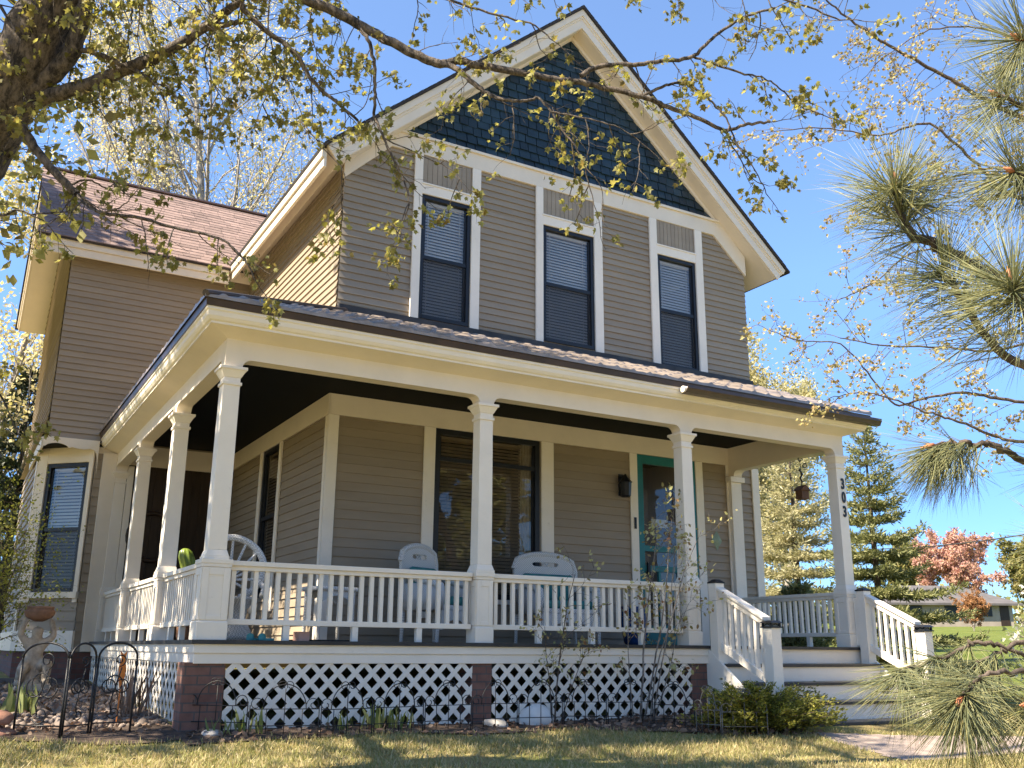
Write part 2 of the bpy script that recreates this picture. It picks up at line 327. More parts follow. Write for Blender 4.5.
OVAL = np.array([(0,0,0),(.3,.35,-.08),(.22,.75,-.1),(0,1,-.05),(-.22,.75,-.1),(-.3,.35,-.08)]); OVAL_F = np.array([(0,1,2),(0,2,3),(0,3,4),(0,4,5)])
DIA = np.array([(0,0,0),(.32,.5,.06),(0,1,0),(-.32,.5,.06)]); DIA_F = np.array([(0,1,2),(0,2,3)])
NEED = np.array([(-.5,0,0),(.5,0,0),(0,1,0)]); NEED_F = np.array([(0,1,2)])

def grow(base, d, L, r, P, lev=0, polys=None, anchors=None):
    """recursive branching; P: per-level lists"""
    if polys is None: polys = []; anchors = []
    n = max(3, int(L/P['seg'][lev])); pts = [np.array(base, float)]; dd = norm(np.array(d, float))
    for i in range(n):
        dd = norm(dd+rng.normal(0, P['wob'][lev], 3)+np.array([0, 0, P['up'][lev]]))
        pts.append(pts[-1]+dd*L/n)
    pts = np.array(pts); rad = np.linspace(r, r*P['taper'][lev], n+1)
    polys.append((pts, rad, lev))
    last = lev == len(P['seg'])-1
    if last or lev >= P.get('leaf_from', 99):
        for q in range(1 if not last else max(1, n//2), n+1): anchors.append((pts[q], norm(pts[q]-pts[q-1])))
    if last: return polys, anchors
    k = P['n'][lev]; k = int(k*L/P['ref'][lev]+rng.random()) if P.get('ref') else k
    for j in range(k):
        t = P['lo'][lev]+(1-P['lo'][lev])*((j+rng.random())/max(1, k)); f = t*n; i0 = min(int(f), n-1)
        p = pts[i0]+(pts[i0+1]-pts[i0])*(f-i0); ax = norm(pts[i0+1]-pts[i0])
        side = norm(np.cross(ax, rng.normal(size=3))); an = math.radians(rng.uniform(*P['ang'][lev]))
        cd = ax*math.cos(an)+side*math.sin(an)
        cl = L*rng.uniform(*P['len'][lev])*(1-P['shrink'][lev]*t)
        grow(p, cd, cl, max(P['rmin'], rad[i0]*P['rr'][lev]), P, lev+1, polys, anchors)
    return polys, anchors
def tree_mesh(root, polys, mat, sides=(10, 7, 5, 4, 3, 3), name='trunk'):
    V = []; F = []; off = 0
    for lv in sorted(set(p[2] for p in polys)):
        v, f = tubes([(p[0], p[1]) for p in polys if p[2] == lv], sides[min(lv, 5)]); V.append(v); F.append(f+off); off += len(v)
    return np_mesh(name, np.concatenate(V), np.concatenate(F), mat, root, smooth=True)
def leaves_on(root, anchors, mat, k, spread, size, tmpl=DIA, tris=DIA_F, droop=0.3, name='crown', keep=1.0):
    A = np.array([a[0] for a in anchors]); D = np.array([a[1] for a in anchors])
    if keep < 1:
        s = rng.random(len(A)) < keep; A, D = A[s], D[s]
    A = np.repeat(A, k, 0); D = np.repeat(D, k, 0); N = len(A)
    pos = A+rng.normal(0, spread, (N, 3)); yd = D*0.4+rng.normal(0, .8, (N, 3))+np.array([0, 0, -droop])
    V, F = scatter(tmpl, tris, pos, yd, rng.uniform(size[0], size[1], N))
    return np_mesh(name, V, F, mat, root)

# ------------------------------------------------------------------ house
XH0, XH1, YW, YL = 1.786, 8.742, 2.127, 6.68
XW0 = -1.0                                    # left wall of the wing
house = thing('house', 'two storey taupe clapboard house with navy gable and wraparound white porch', 'house', (5.2, 5, -0.76))
FRONT = lambda off: (lambda p: (p[0], YW-off-p[1], p[2]))            # local (x, n, z): n comes out of the wall
SIDE = lambda off: (lambda p: (XH0-off-p[1], p[0], p[2]))            # local (y, n, z)
WFRONT = lambda off: (lambda p: (p[0], YL-off-p[1], p[2]))
WSIDE = lambda off: (lambda p: (XW0-off-p[1], p[0], p[2]))
RSIDE = lambda off: (lambda p: (XH1+off+p[1], p[0], p[2]))

def clap(T, s0, s1, z0, z1, holes=(), lim=None, e=0.098, mat='siding', name='wall', flare=0):
    """lapped boards with real lips; boards behind them close the wall"""
    m = MB(T); z = z0
    def spans(za, zb):
        lo, hi = (s0, s1) if lim is None else lim((za+zb)/2)
        out = [(max(lo, s0), min(hi, s1))]
        for (a, b, c, d) in holes:
            if c < zb-1e-4 and d > za+1e-4:
                nx = []
                for (p, q) in out:
                    if a > p: nx.append((p, min(q, a)))
                    if b < q: nx.append((max(p, b), q))
                out = nx
        return [(p, q) for p, q in out if q-p > 0.01]
    cuts = sorted(set([h[2] for h in holes]+[h[3] for h in holes]))
    while z < z1-1e-4:
        ze = min(z+e, z1); zz = [z]+[c for c in cuts if z+1e-3 < c < ze-1e-3]+[ze]
        for za, zb in zip(zz[:-1], zz[1:]):
            for (p, q) in spans(za, zb):
                j = random.uniform(-.0012, .0012); fl = flare*max(0, 1-(z-z0)/0.5)**2
                fl2 = flare*max(0, 1-(ze-z0)/0.5)**2
                na = .003+fl2+(.013+j)*(ze-za)/(ze-z+1e-6)*(ze-z)/e; nb = .003+fl2+.012*(ze-zb)/e
                na = .004+fl+.018*(ze-za)/e+j
                # split long runs into boards with butt joints
                x = p
                while x < q-0.01:
                    x2 = min(q, x+random.uniform(1.8, 3.8)); x2 = q if q-x2 < 0.5 else x2
                    x3 = x2-(0.0015 if x2 < q else 0)
                    m.add([(x, na, za), (x3, na, za), (x3, nb, zb), (x, nb, zb), (x, -.01, za), (x3, -.01, za)], [(0, 1, 2, 3), (4, 5, 1, 0)])
                    x = x2
                m.add([(p, -.012, za), (q, -.012, za), (q, -.012, zb), (p, -.012, zb), (p, -.09, za), (q, -.09, za), (q, -.09, zb), (p, -.09, zb)], [(0, 1, 2, 3), (4, 5, 6, 7), (0, 4, 5, 1), (3, 7, 6, 2), (0, 3, 7, 4), (1, 2, 6, 5)])
        z = ze
    return m.build(name, M[mat], house)

AX, AZ, SLP = 5.38, 9.65, 0.885               # main roof apex x, z and slope
def ztop(x): return AZ-SLP*abs(x-AX)
def zsof(x): return 9.27-SLP*abs(x-5.36)
WIN = [(2.886, 3.650, 4.14, 5.925), (4.822, 5.722, 4.15, 5.925), (6.915, 7.690, 4.10, 5.925)]
BIGW = (3.20, 4.775, 0.55, 2.69); DOOR = (6.416, 7.500, 0.0, 2.69); SIDW = (4.08, 4.90, 0.60, 2.69)
# front wall: upper storey, gable left for the shingles; lower storey under the porch
clap(FRONT(0), XH0, XH1, 3.9, 6.60, [(a, b, c, d) for a, b, c, d in WIN])
clap(FRONT(0), XH0, XH1, -0.02, 2.95, [BIGW, DOOR], e=0.112)
clap(SIDE(0), YW, YL, 2.9, 6.2)                                        # left side wall above the porch roof
clap(SIDE(0), YW, YL, -0.02, 2.95, [SIDW], e=0.112)
clap(RSIDE(0), YW, 12, -0.6, 6.2)
clap(WFRONT(0), XW0, XH0, 2.93, 6.1, flare=0.05)                       # wing, upper storey
WRY = 8.9; wz = lambda y: 8.25-0.887*abs(y-WRY)-0.36
clap(WSIDE(0), YL, 11.1, 2.93, 7.8, lim=lambda z: (max(YL, WRY-(7.89-z)/0.887), min(11.1, WRY+(7.89-z)/0.887)) if z > 5.9 else (YL, 11.1), flare=0.06)
mb = MB(); mb.box(XH0, XH1, 12, 12.1, -.7, 6.2); mb.prism([(XH0, 6.2), (XH1, 6.2), (5.26, 9.2)], 'y', 12, 12.1); mb.box(XW0, XH0, 11.1, 11.2, -.5, 6.1); mb.box(XW0+.1, XH0, 6.8, 11, 2.88, 2.925)
mb.box(XH0+.1, XH1-.1, YW+.1, 12, 3.0, 3.05); mb.box(XH0+.1, XH1-.1, 5.2, 5.25, -.02, 6.4)
mb.build('inner_wall', M['dim'], house)
# shingled gable
mb = MB(FRONT(0)); z = 6.77; row = 0
while z < 9.2:
    e = 0.135; x = XH0+0.1+(0.09 if row % 2 else 0)+random.uniform(0, .05)
    while x < XH1:
        w = random.uniform(.13, .20)
        if zsof(x) > z and zsof(x+w) > z:
            t = random.uniform(-.006, .009); dz = random.uniform(-.010, .010); n0 = 0.026+t+(0.03*(1-(z-6.77)/.4) if z < 7.1 else 0)
            mb.add([(x+.006, n0, z+dz), (x+w-.006, n0, z+dz), (x+w-.006, .004, z+e+.05), (x+.006, .004, z+e+.05), (x+.006, 0, z+dz), (x+w-.006, 0, z+dz)], [(0, 1, 2, 3), (4, 5, 1, 0), (0, 3, 4), (1, 5, 2)])
        x += w
    z += e; row += 1
mb.prism([(XH0, -0.001+6.3), (XH1, 6.3), (XH1, 6.3), (5.36, 9.3)], 'y', 0.0, -0.08)
mb.build('gable_shingles', M['navy'], house)
# frieze across the gable foot and down both rakes (plates 3 cm proud)
mb = MB(FRONT(0))
fl = [(2.06, 6.51), (8.42, 6.51), (8.75, 5.90), (8.80, 5.90), (8.80, zsof(8.80)), (8.20, 6.77), (2.52, 6.77), (XH0-.02, zsof(XH0)), (XH0-.02, 5.88), (XH0+.05, 5.92)]
fl[0] = (2.30, 6.51)
fl = [(XH0-.02, 5.86), (2.42, 6.51), (8.10, 6.51), (8.76, 5.92), (8.76, zsof(8.76)), (8.24, 6.77), (2.52, 6.77), (XH0-.02, zsof(XH0-.02))]
mb.prism(fl, 'y', 0.005, 0.045)
mb.box(2.5, 8.25, 0.046, 0.075, 6.745, 6.785)
mb.build('frieze_board', M['cream'], house, bevel=.004)
# rake trim inside soffit on the gable wall
mb = MB(FRONT(0))
for sg in (-1, 1):
    xa = 5.36; x1 = xa+sg*2.86
    mb.prism([(xa, 9.28), (x1, zsof(x1)+.01), (x1, zsof(x1)-.07), (xa, 9.2)], 'y', 0.012, 0.05+0.001*sg)
mb.build('rake_moulding', M['cream'], house)
# upper window trim and the beadboard panels above the windows
TR = [(2.765, 3.786), (4.700, 5.866), (6.775, 7.835)]
for (a, b, c, d), (l, r) in zip(WIN, TR):
    mb = MB(FRONT(0))
    mb.box(l, a, .018, .05, c-.06, 6.508); mb.box(b, r, .018, .05, c-.06, 6.508); mb.box(a, b, .018, .046, 5.927, 6.065); mb.box(a-.02, b+.02, .018, .058, 6.066, 6.09)
    if l > 6: mb.box(a, b, .018, .06, c-.06, c-.002)
    tr_ = mb.build('window_trim', M['white'], house, bevel=.003)
    mb = MB(FRONT(0)); x = a
    while x < b-.01:
        x2 = min(b, x+.075); mb.box(x+.003, x2-.003, .010, .030, 6.091, 6.507); x = x2
    mb.box(a, b, .004, .021, 6.09, 6.508); mb.build('beadboard_panel', M['siding'], house)
def blind(T, a, b, c, d, mat, n=-.07, pitch=.045, tilt=1.12):
    mb = MB(T); z = c; h = pitch*.62
    while z < d:
        w = .021; mb.add([(a, n+w*math.cos(tilt), z-w*math.sin(tilt)), (b, n+w*math.cos(tilt), z-w*math.sin(tilt)+random.uniform(-.002, .002)), (b, n-w*math.cos(tilt), z+w*math.sin(tilt)), (a, n-w*math.cos(tilt), z+w*math.sin(tilt))], [(0, 1, 2, 3)])
        z += pitch
    for x in (a+.12*(b-a), b-.12*(b-a)): mb.box(x-.004, x+.004, n+.022, n+.026, c, d)
    mb.box(a, b, n-.02, n+.02, d, d+.04)
    return mb
def window(T, a, b, c, d, rails, mat='blind', fw=.055, bl=None, curtain=None, pitch=.045):
    """black sash window: frame > sash, pane, blind"""
    mb = MB(T); f = fw
    mb.box(a, a+f, -.05, .022, c, d); mb.box(b-f, b, -.05, .022, c, d); mb.box(a+f, b-f, -.05, .022, d-f, d); mb.box(a+f, b-f, -.05, .03, c, c+f)
    w = mb.build('window', M['black'], house, bevel=.003)
    mb = MB(T)
    for z in rails: mb.box(a+f, b-f, -.035, .008, z-.025, z+.025)
    zs = [c+f]+list(rails)+[d-f]
    for i, (p, q) in enumerate(zip(zs[:-1], zs[1:])):
        o = -.02 if i else -.034
        mb.box(a+f, a+f+.03, o-.012, o+.012, p+.026, q-.026); mb.box(b-f-.03, b-f, o-.012, o+.012, p+.026, q-.026)
    mb.build('sash', M['black'], w)
    mb = MB(T)
    for i, (p, q) in enumerate(zip(zs[:-1], zs[1:])):
        o = -.02 if i else -.034
        mb.add([(a+f, o, p), (b-f, o, p), (b-f, o, q), (a+f, o, q)], [(0, 1, 2, 3)])
    mb.build('pane', M['glass'], w)
    if len(rails) == 1 and rails[0] > 1.5 and mat == 'blind':
        mb = MB(T); mb.add([(a+f, .004, c+f), (b-f, .004, c+f), (b-f, .004, rails[0]-.026), (a+f, .004, rails[0]-.026)], [(0, 1, 2, 3)]); mb.build('insect_screen', M['screen'], w)
    x0, x1 = bl or (a+f+.01, b-f-.01)
    blind(T, x0, x1, c+f, d-f-.05, mat, pitch=pitch).build('blind', M[mat], w)
    if curtain:
        mb = MB(T); n = 14; vs = []
        for i in range(n+1):
            x = curtain[0]+(curtain[1]-curtain[0])*i/n; nn = -.12+.018*math.sin(i*1.9)
            vs += [(x, nn, c), (x, nn, d)]
        mb.add(vs, [(2*i, 2*i+2, 2*i+3, 2*i+1) for i in range(n)]); mb.build('curtain', M['curtain'], w)
    return w
for (a, b, c, d), zr in zip(WIN, (5.02, 5.03, 5.02)): window(FRONT(0), a, b, c, d, [zr])
window(FRONT(0), *BIGW, [2.30], mat='tanblind', bl=(3.27, 4.52), curtain=(4.52, 4.73), fw=.07)
window(SIDE(0), *SIDW, [1.7], mat='tanblind')
# lower trim: frieze under the porch ceiling, window and door casings, corner boards
mb = MB(FRONT(0)); mb.box(XH0-.03, XH1, .017, .044, 2.69, 2.952); mb.build('frieze_board', M['cream'], house, bevel=.004)
mb = MB(SIDE(0)); mb.box(YW-.044, YL, .017, .043, 2.69, 2.951); mb.build('frieze_board', M['cream'], house, bevel=.004)
mb = MB(WFRONT(0)); mb.box(0.17, XH0-.05, .017, .043, 2.62, 2.951); mb.build('frieze_board', M['cream'], house, bevel=.004)
mb = MB(FRONT(0)); mb.box(XH0-.03, XH0+.105, .017, .042, -.0, 2.689); mb.build('corner_board', M['white'], house, bevel=.004)
mb = MB(SIDE(0)); mb.box(YW+.001, YW+.09, .017, .030, -.0, 2.689); mb.build('corner_board', M['white'], house, bevel=.004)
mb = MB(FRONT(0)); mb.box(XH1-.11, XH1+.03, .017, .042, -.6, 2.689); mb.build('corner_board', M['white'], house, bevel=.004)
mb = MB(FRONT(0))
for a, b in ((3.02, 3.199), (4.776, 4.99)): mb.box(a+.02, b, .017, .04, .3, 2.689)
mb.box(3.0, 5.0, .017, .06, .49, .549); mb.build('window_trim', M['white'], house, bevel=.003)
mb = MB(SIDE(0))
for a, b in ((3.96, 4.079), (4.901, 5.03)): mb.box(a, b, .017, .04, .4, 2.689)
mb.build('window_trim', M['white'], house, bevel=.003)
mb = MB(FRONT(0))
for a, b in ((6.285, 6.415), (7.501, 7.64), (8.11, 8.16)): mb.box(a, b, .017, .04, 0, 2.689)
mb.build('door_casing', M['white'], house, bevel=.003)
# turquoise screen door
mb = MB(FRONT(0)); a, b = 6.42, 7.496
mb.box(a, a+.10, -.03, .03, 0.02, 2.685); mb.box(b-.10, b, -.03, .03, 0.02, 2.685)
for p, q in ((2.56, 2.685), (1.30, 1.38), (1.02, 1.10), (.02, .28)): mb.box(a+.1, b-.1, -.026, .026, p, q)
for x in (6.78, 7.13): mb.box(x-.02, x+.02, -.02, .02, .28, 1.02)
dr = mb.build('screen_door', M['teal'], house, bevel=.003)
mb = MB(FRONT(0))
for p, q in ((1.38, 2.56), (1.10, 1.30), (.28, 1.02)): mb.add([(a+.1, -.004, p), (b-.1, -.004, p), (b-.1, -.004, q), (a+.1, -.004, q)], [(0, 1, 2, 3)])
mb.build('pane', M['glass'], dr)
mb = MB(FRONT(0)); mb.box(a+.12, a+.16, .032, .07, .98, 1.14); mb.build('handle', M['black'], dr)
mb = MB(FRONT(0)); mb.box(6.42, 7.496, -.12, -.07, .0, 2.6); mb.build('door', M['woodbrown'], house)
mb = MB(FRONT(0)); mb.box(6.72, 7.02, -.069, -.062, 1.66, 1.78); mb.build('notice', M['placard'], dr)
mb = MB(FRONT(0)); mb.box(6.335, 6.365, .041, .06, 1.60, 1.76); mb.build('doorbell', M['black'], house)
# wall lantern beside the door
mb = MB(FRONT(0)); L = (6.13, .13, 2.16)
mb.lathe([(.055, -.14), (.075, -.12), (.085, .06), (.10, .07), (.03, .15), (.012, .19)], 8, L); mb.box(6.10, 6.16, .0, .13, 2.30, 2.33); mb.box(6.09, 6.17, .012, .03, 2.05, 2.36)
wl = mb.build('wall_lantern', M['black'], house)
# wing lower storey: dark stained wall inside the porch
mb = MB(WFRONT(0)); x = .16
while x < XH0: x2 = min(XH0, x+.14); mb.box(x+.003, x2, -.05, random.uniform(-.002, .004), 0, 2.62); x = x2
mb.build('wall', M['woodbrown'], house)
# ---- main roof
def chev(mb, dz0, dz1, y0, y1, xl, xr, cut=0.0):
    """slab of the gable roof between two vertical offsets below the roof plane"""
    P = [(xl+cut*dz0, ztop(xl)-dz0+SLP*cut*dz0), (AX, AZ-dz0), (xr-cut*dz0, ztop(xr)-dz0+SLP*cut*dz0), (xr-cut*dz1, ztop(xr)-dz1+SLP*cut*dz1), (AX, AZ-dz1), (xl+cut*dz1, ztop(xl)-dz1+SLP*cut*dz1)]
    mb.prism(P, 'y', y0, y1)
mb = MB(); chev(mb, .03, .38, 1.86, 12.3, 1.45, 9.37, .45); mb.build('soffit', M['cream'], house)
mb = MB(); chev(mb, .05, .17, 1.80, 1.859, 1.41, 9.41, .45); chev(mb, .20, .37, 1.835, 1.8595, 1.42, 9.40, .45); chev(mb, .165, .21, 1.82, 1.8592, 1.415, 9.405, .45)
mb.build('rake_fascia', M['cream'], house, bevel=.006)
mb = MB(); chev(mb, 0, .045, 1.77, 12.35, 1.36, 9.46, .3)
for i in range(60):                                                    # ragged shingle butts along the rake
    for sg in (-1, 1):
        x = AX+sg*(i+.5)*4.0/60; w = .033
        mb.add([(x-w, 1.768, ztop(x-w)+.008), (x+w, 1.768, ztop(x+w)+.004+random.uniform(0, .012)), (x+w, 2.3, ztop(x+w)+.006), (x-w, 2.3, ztop(x-w)+.01)], [(0, 1, 2, 3)])
mb.build('roof', M['shingledark'], house)
for x0, x1, sg in ((1.38, 1.45, 1), (9.37, 9.44, -1)):
    z = ztop(1.4); mb = MB()
    mb.box(x0, x1, 1.861, 12.2, z-(.17 if sg > 0 else .10), z-.045); (mb.box(x0+.03, x1, 1.862, 12.2, z-.30, z-.171) if sg > 0 else None)
    mb.build('eave_fascia', M['cream'], house, bevel=.006)
# ---- wing roof
WX0 = -1.5
def wchev(mb, dz0, dz1, x0, x1, yf, yr, cut=0.0):
    zt = lambda y: 8.25-.887*abs(y-WRY)
    mb.prism([(yf+cut*dz0, zt(yf)-dz0+.887*cut*dz0), (WRY, 8.25-dz0), (yr-cut*dz0, zt(yr)-dz0+.887*cut*dz0), (yr-cut*dz1, zt(yr)-dz1+.887*cut*dz1), (WRY, 8.25-dz1), (yf+cut*dz1, zt(yf)-dz1+.887*cut*dz1)], 'x', x0, x1)
mb = MB(); wchev(mb, .06, .36, WX0+.06, 3.4, 6.47, 11.4, .45); mb.build('soffit', M['cream'], house)
mb = MB(); wchev(mb, .06, .19, WX0, WX0+.059, 6.43, 11.43, .45); wchev(mb, .20, .355, WX0+.03, WX0+.0595, 6.44, 11.42, .45); mb.build('rake_fascia', M['cream'], house, bevel=.006)
mb = MB(); mb.box(WX0+.06, 1.36, 6.42, 6.475, 5.88, 6.02); mb.box(WX0+.06, 1.38, 6.445, 6.4752, 5.75, 5.879); mb.build('eave_fascia', M['cream'], house, bevel=.006)
mb = MB(); wchev(mb, .004, .055, WX0-.03, 3.5, 6.38, 11.5, .3)
mb.build('roof', M['shingledark'], house)
mb = MB(); sl = math.hypot(1, .887); y = 6.375; row = 0
while y < WRY:
    y2 = min(WRY, y+.14/sl*1.0)
    x = WX0-.035; xe = 3.3
    while x < xe:
        w = random.uniform(.22, .34); x2 = min(xe, x+w); zt = lambda q: 8.25-.887*abs(q-WRY)
        t = random.uniform(.010, .016)
        mb.add([(x, y, zt(y)+t), (x2-.004, y, zt(y)+t), (x2-.004, y2+.02, zt(y2+.02)+.002), (x, y2+.02, zt(y2+.02)+.002), (x, y, zt(y)-.004), (x2-.004, y, zt(y)-.004)], [(0, 1, 2, 3), (4, 5, 1, 0)])
        x = x2
    y = y2; row += 1
mb.box(WX0-.03, 3.4, WRY-.06, WRY+.06, 8.245, 8.275)
mb.build('roof_shingles', M['shingle'], house)
# ---- bay under the wing corner (cut corner with the tall window)
A0 = Vector((-0.30, YL, 0)); A1 = Vector((XW0, YL+.70, 0)); dv = (A1-A0).normalized(); nv = Vector((-dv.y, dv.x, 0)); nv = nv if nv.x < 0 and nv.y < 0 else -nv; LB = (A1-A0).length
BAY = lambda p: tuple(A0+dv*p[0]+nv*p[1]+Vector((0, 0, p[2])))
bw = (.075, LB-.17, .70, 2.62)
clap(BAY, 0, LB, 0.15, 2.9, [bw], e=0.14)
mb = MB(BAY); mb.box(.0, bw[0], .017, .045, .55, 2.9); mb.box(bw[1], LB, .017, .045, .55, 2.9); mb.box(bw[0], bw[1], .017, .043, bw[3]+.002, 2.9); mb.box(-.01, LB+.02, .017, .075, .61, .699)
mb.build('window_trim', M['cream'], house, bevel=.003)
mb = MB(BAY); mb.box(-.02, LB+.04, .0, .05, -.14, .15); mb.build('water_table', M['white'], house, bevel=.004)
mb = MB(BAY); mb.box(-.02, LB+.02, -.1, .0, -.75, -.14); mb.build('foundation', M['foundation'], house)
window(BAY, *bw, [1.62], fw=.06, pitch=.05)
clap(WSIDE(0), YL+.70, 11.1, .15, 2.93, e=0.14)
clap(WFRONT(0), -.30, -.19, -.14, 2.76, e=0.14)
mb = MB(WFRONT(0)); mb.box(-.31, .0, -.08, .012, -.75, -.141); mb.build('foundation', M['foundation'], house)
mb = MB(WSIDE(0)); mb.box(YL+.68, YL+.86, .017, .045, .15, 2.9); mb.box(YL+.7, 11.1, .0, .05, -.14, .149); mb.build('corner_board', M['cream'], house, bevel=.004)
mb = MB(WSIDE(0)); mb.box(YL+.7, 11.1, -.1, .0, -.7, -.14); mb.build('foundation', M['foundation'], house)
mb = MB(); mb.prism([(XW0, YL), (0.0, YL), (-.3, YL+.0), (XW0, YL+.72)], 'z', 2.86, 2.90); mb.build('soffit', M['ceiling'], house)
mb = MB()                                                              # scalloped apron board on the overhang
def apron(T, s0, s1):
    mb = MB(T); pts = [(s0, 2.93), (s0, 2.78)]
    for i in range(13):
        t = i/12; s = s0+(s1-s0)*(.04+.42*t); pts.append((s, 2.78+.06*math.sin(PI*t)**.6 if i % 12 else 2.78))
    for i in range(11):
        t = i/10; s = s0+(s1-s0)*(.52+.34*t); pts.append((s, 2.80-.02*math.sin(PI*t)))
    for i in range(7): t = i/6*PI/2; pts.append((s0+(s1-s0)*(.86+.14*math.sin(t)), 2.72+.07*math.cos(t)-.28*(t/(PI/2))**3))
    pts.append((s1, 2.93)); mb.prism(pts, 'y', .03, .055); return mb
apron(WFRONT(.045), XW0-.05, -.28).build('apron_board', M['cream'], house)
mb = MB(WSIDE(.04)); mb.box(YL-.04, YL+2.2, .0, .03, 2.76, 2.925); mb.build('apron_board', M['cream'], house)
mb = MB(WFRONT(0)); mb.box(-.20, .0, .017, .05, -.14, 2.77); mb.box(-.3, 0.15, -.08, .0, -.1, 2.92); mb.build('corner_board', M['cream'], house, bevel=.004)

# ---- porch: deck, skirt, lattice, piers
C1, C2, C3, CW = 2.7325, 5.4995, 8.1554, 0.1623
LY = [2.2117, 4.5284, 6.62]
mb = MB(); mb.prism([(-.09, -.09), (8.40, -.09), (8.40, YW), (XH0, YW), (XH0, YL), (-.09, YL)], 'z', -.034, 0); mb.build('porch_floor', M['deckpaint'], house)
mb = MB()
def skirt(z0, z1, o, mb):
    mb.box(-.05-o, 5.76, -.05-o, -.02, z0, z1); mb.box(-.05-o, -.02, -.02, YL-.02, z0, z1); mb.box(8.34, 8.36+o, -.02, YW, z0, z1)
skirt(-.112, -.035, .014, mb); skirt(-.200, -.112, 0, mb); mb.build('porch_skirt', M['white'], house, bevel=.003)
mb = MB()
def lattice(T, s0, s1, z0, z1, mb, p=.172, w=.0455):
    for layer, sg in ((0, 1), (1, -1)):
        k = -int((z1-z0)/p)-2
        while s0+k*p < s1+(z1-z0)+p:
            # strip along the 45 degree line, clipped to the panel
            for_c = s0+k*p; poly = []
            def X(z): return for_c+(z-z0) if sg > 0 else for_c-(z-z0)+0
            h = w*.7071
            cand = [(X(z0)-h, z0), (X(z0)+h, z0), (X(z1)+h, z1), (X(z1)-h, z1)]
            def clip(poly, a, keep):
                out = []
                for i in range(len(poly)):
                    p0, p1 = poly[i], poly[(i+1) % len(poly)]; i0, i1 = keep(p0[0]), keep(p1[0])
                    if i0: out.append(p0)
                    if i0 != i1: t = (a-p0[0])/(p1[0]-p0[0]); out.append((a, p0[1]+t*(p1[1]-p0[1])))
                return out
            cand = clip(cand, s0, lambda v: v >= s0)
            if cand: cand = clip(cand, s1, lambda v: v <= s1)
            if len(cand) > 2: mb.prism(cand, 'y', -.006*layer, -.006*layer-.0058)
            k += 1
lt = lambda p: (p[0], -.02-p[1]-.02, p[2])
for a, b in ((.235, 2.672), (2.90, 5.482)):
    m2 = MB(lt); lattice(lt, a, b, -.80, -.185, m2); m2.build('lattice_panel', M['white'], house)
m2 = MB(lambda p: (-.02-p[1]-.02, p[0], p[2])); lattice(None, .25, YL-.1, -.74, -.185, m2); m2.build('lattice_panel', M['white'], house)
for x0, x1 in ((-.122, .234), (2.672, 2.90), (5.482, 5.75)):
    mb = MB(); mb.box(x0, x1, -.03, .25 if x0 > 0 else .235, -1.0, -.19); mb.build('brick_pier', M['brick'], house, bevel=.006)
# ---- columns on pedestals
RZ = .70
def column(cx, cy, root=house, pw=.092):
    """square tapered column > pedestal, capital; cx, cy is the centre"""
    mb = MB(); mb.frustum(cx, cy, .70, .73, .108, .108); mb.frustum(cx, cy, .73, .785, .104, .086); mb.frustum(cx, cy, .785, 2.40, .084, .078)
    c = mb.build('column', M['white'], root, bevel=.004)
    mb = MB(); mb.frustum(cx, cy, 2.325, 2.355, .092, .092); mb.frustum(cx, cy, 2.40, 2.47, .082, .118); mb.frustum(cx, cy, 2.47, 2.50, .128, .128); mb.frustum(cx, cy, 2.50, 2.59, .080, .080)
    mb.build('capital', M['white'], c, bevel=.003)
    P_ = pw; mb = MB(); mb.frustum(cx, cy, .0, .15, P_+.012, P_+.012); mb.frustum(cx, cy, .15, .165, P_+.012, P_); mb.frustum(cx, cy, .165, .63, P_, P_); mb.frustum(cx, cy, .63, .66, P_+.010, P_+.010); mb.frustum(cx, cy, .66, .70, max(P_+.016, .112), max(P_+.016, .112))
    I_ = P_*.52
    for sx, sy in ((0, -1), (-1, 0), (1, 0)):                           # raised stiles leave a sunk panel
        if sy:
            b_ = cy-P_; a_ = b_-.008
            mb.box(cx-P_, cx-I_, a_, b_, .17, .625); mb.box(cx+I_, cx+P_, a_, b_, .17, .625); mb.box(cx-I_, cx+I_, a_+.0004, b_, .56, .625); mb.box(cx-I_, cx+I_, a_+.0004, b_, .17, .21)
        else:
            a, b = (cx-P_-.008, cx-P_) if sx < 0 else (cx+P_, cx+P_+.008)
            mb.box(a, b, cy-P_+.0005, cy-I_, .17, .625); mb.box(a, b, cy+I_, cy+P_-.0005, .17, .625); mb.box(a, b, cy-I_, cy+I_, .56, .625); mb.box(a, b, cy-I_, cy+I_, .17, .21)
    mb.build('pedestal', M['white'], c, bevel=.003)
    return c
H = CW/2
cols = [column(x+H, H, pw=.122 if x == 0 else .092 if x < 8 else .105) for x in (0, C1, C2, C3)]+[column(H, y+H) for y in LY]
mb = MB(); mb.box(C3-.02, C3+CW+.02, YW-.11, YW-.03, .70, 2.42); mb.box(C3-.06, C3+CW+.06, YW-.15, YW-.03, 2.42, 2.50); mb.box(C3-.05, C3+CW+.05, YW-.15, YW-.03, 0, .70); mb.build('pilaster', M['white'], house, bevel=.004)
mb = MB(); mb.box(.17, .26, YL-.07, YL-.005, 0, 2.60); mb.build('pilaster', M['white'], house, bevel=.004)
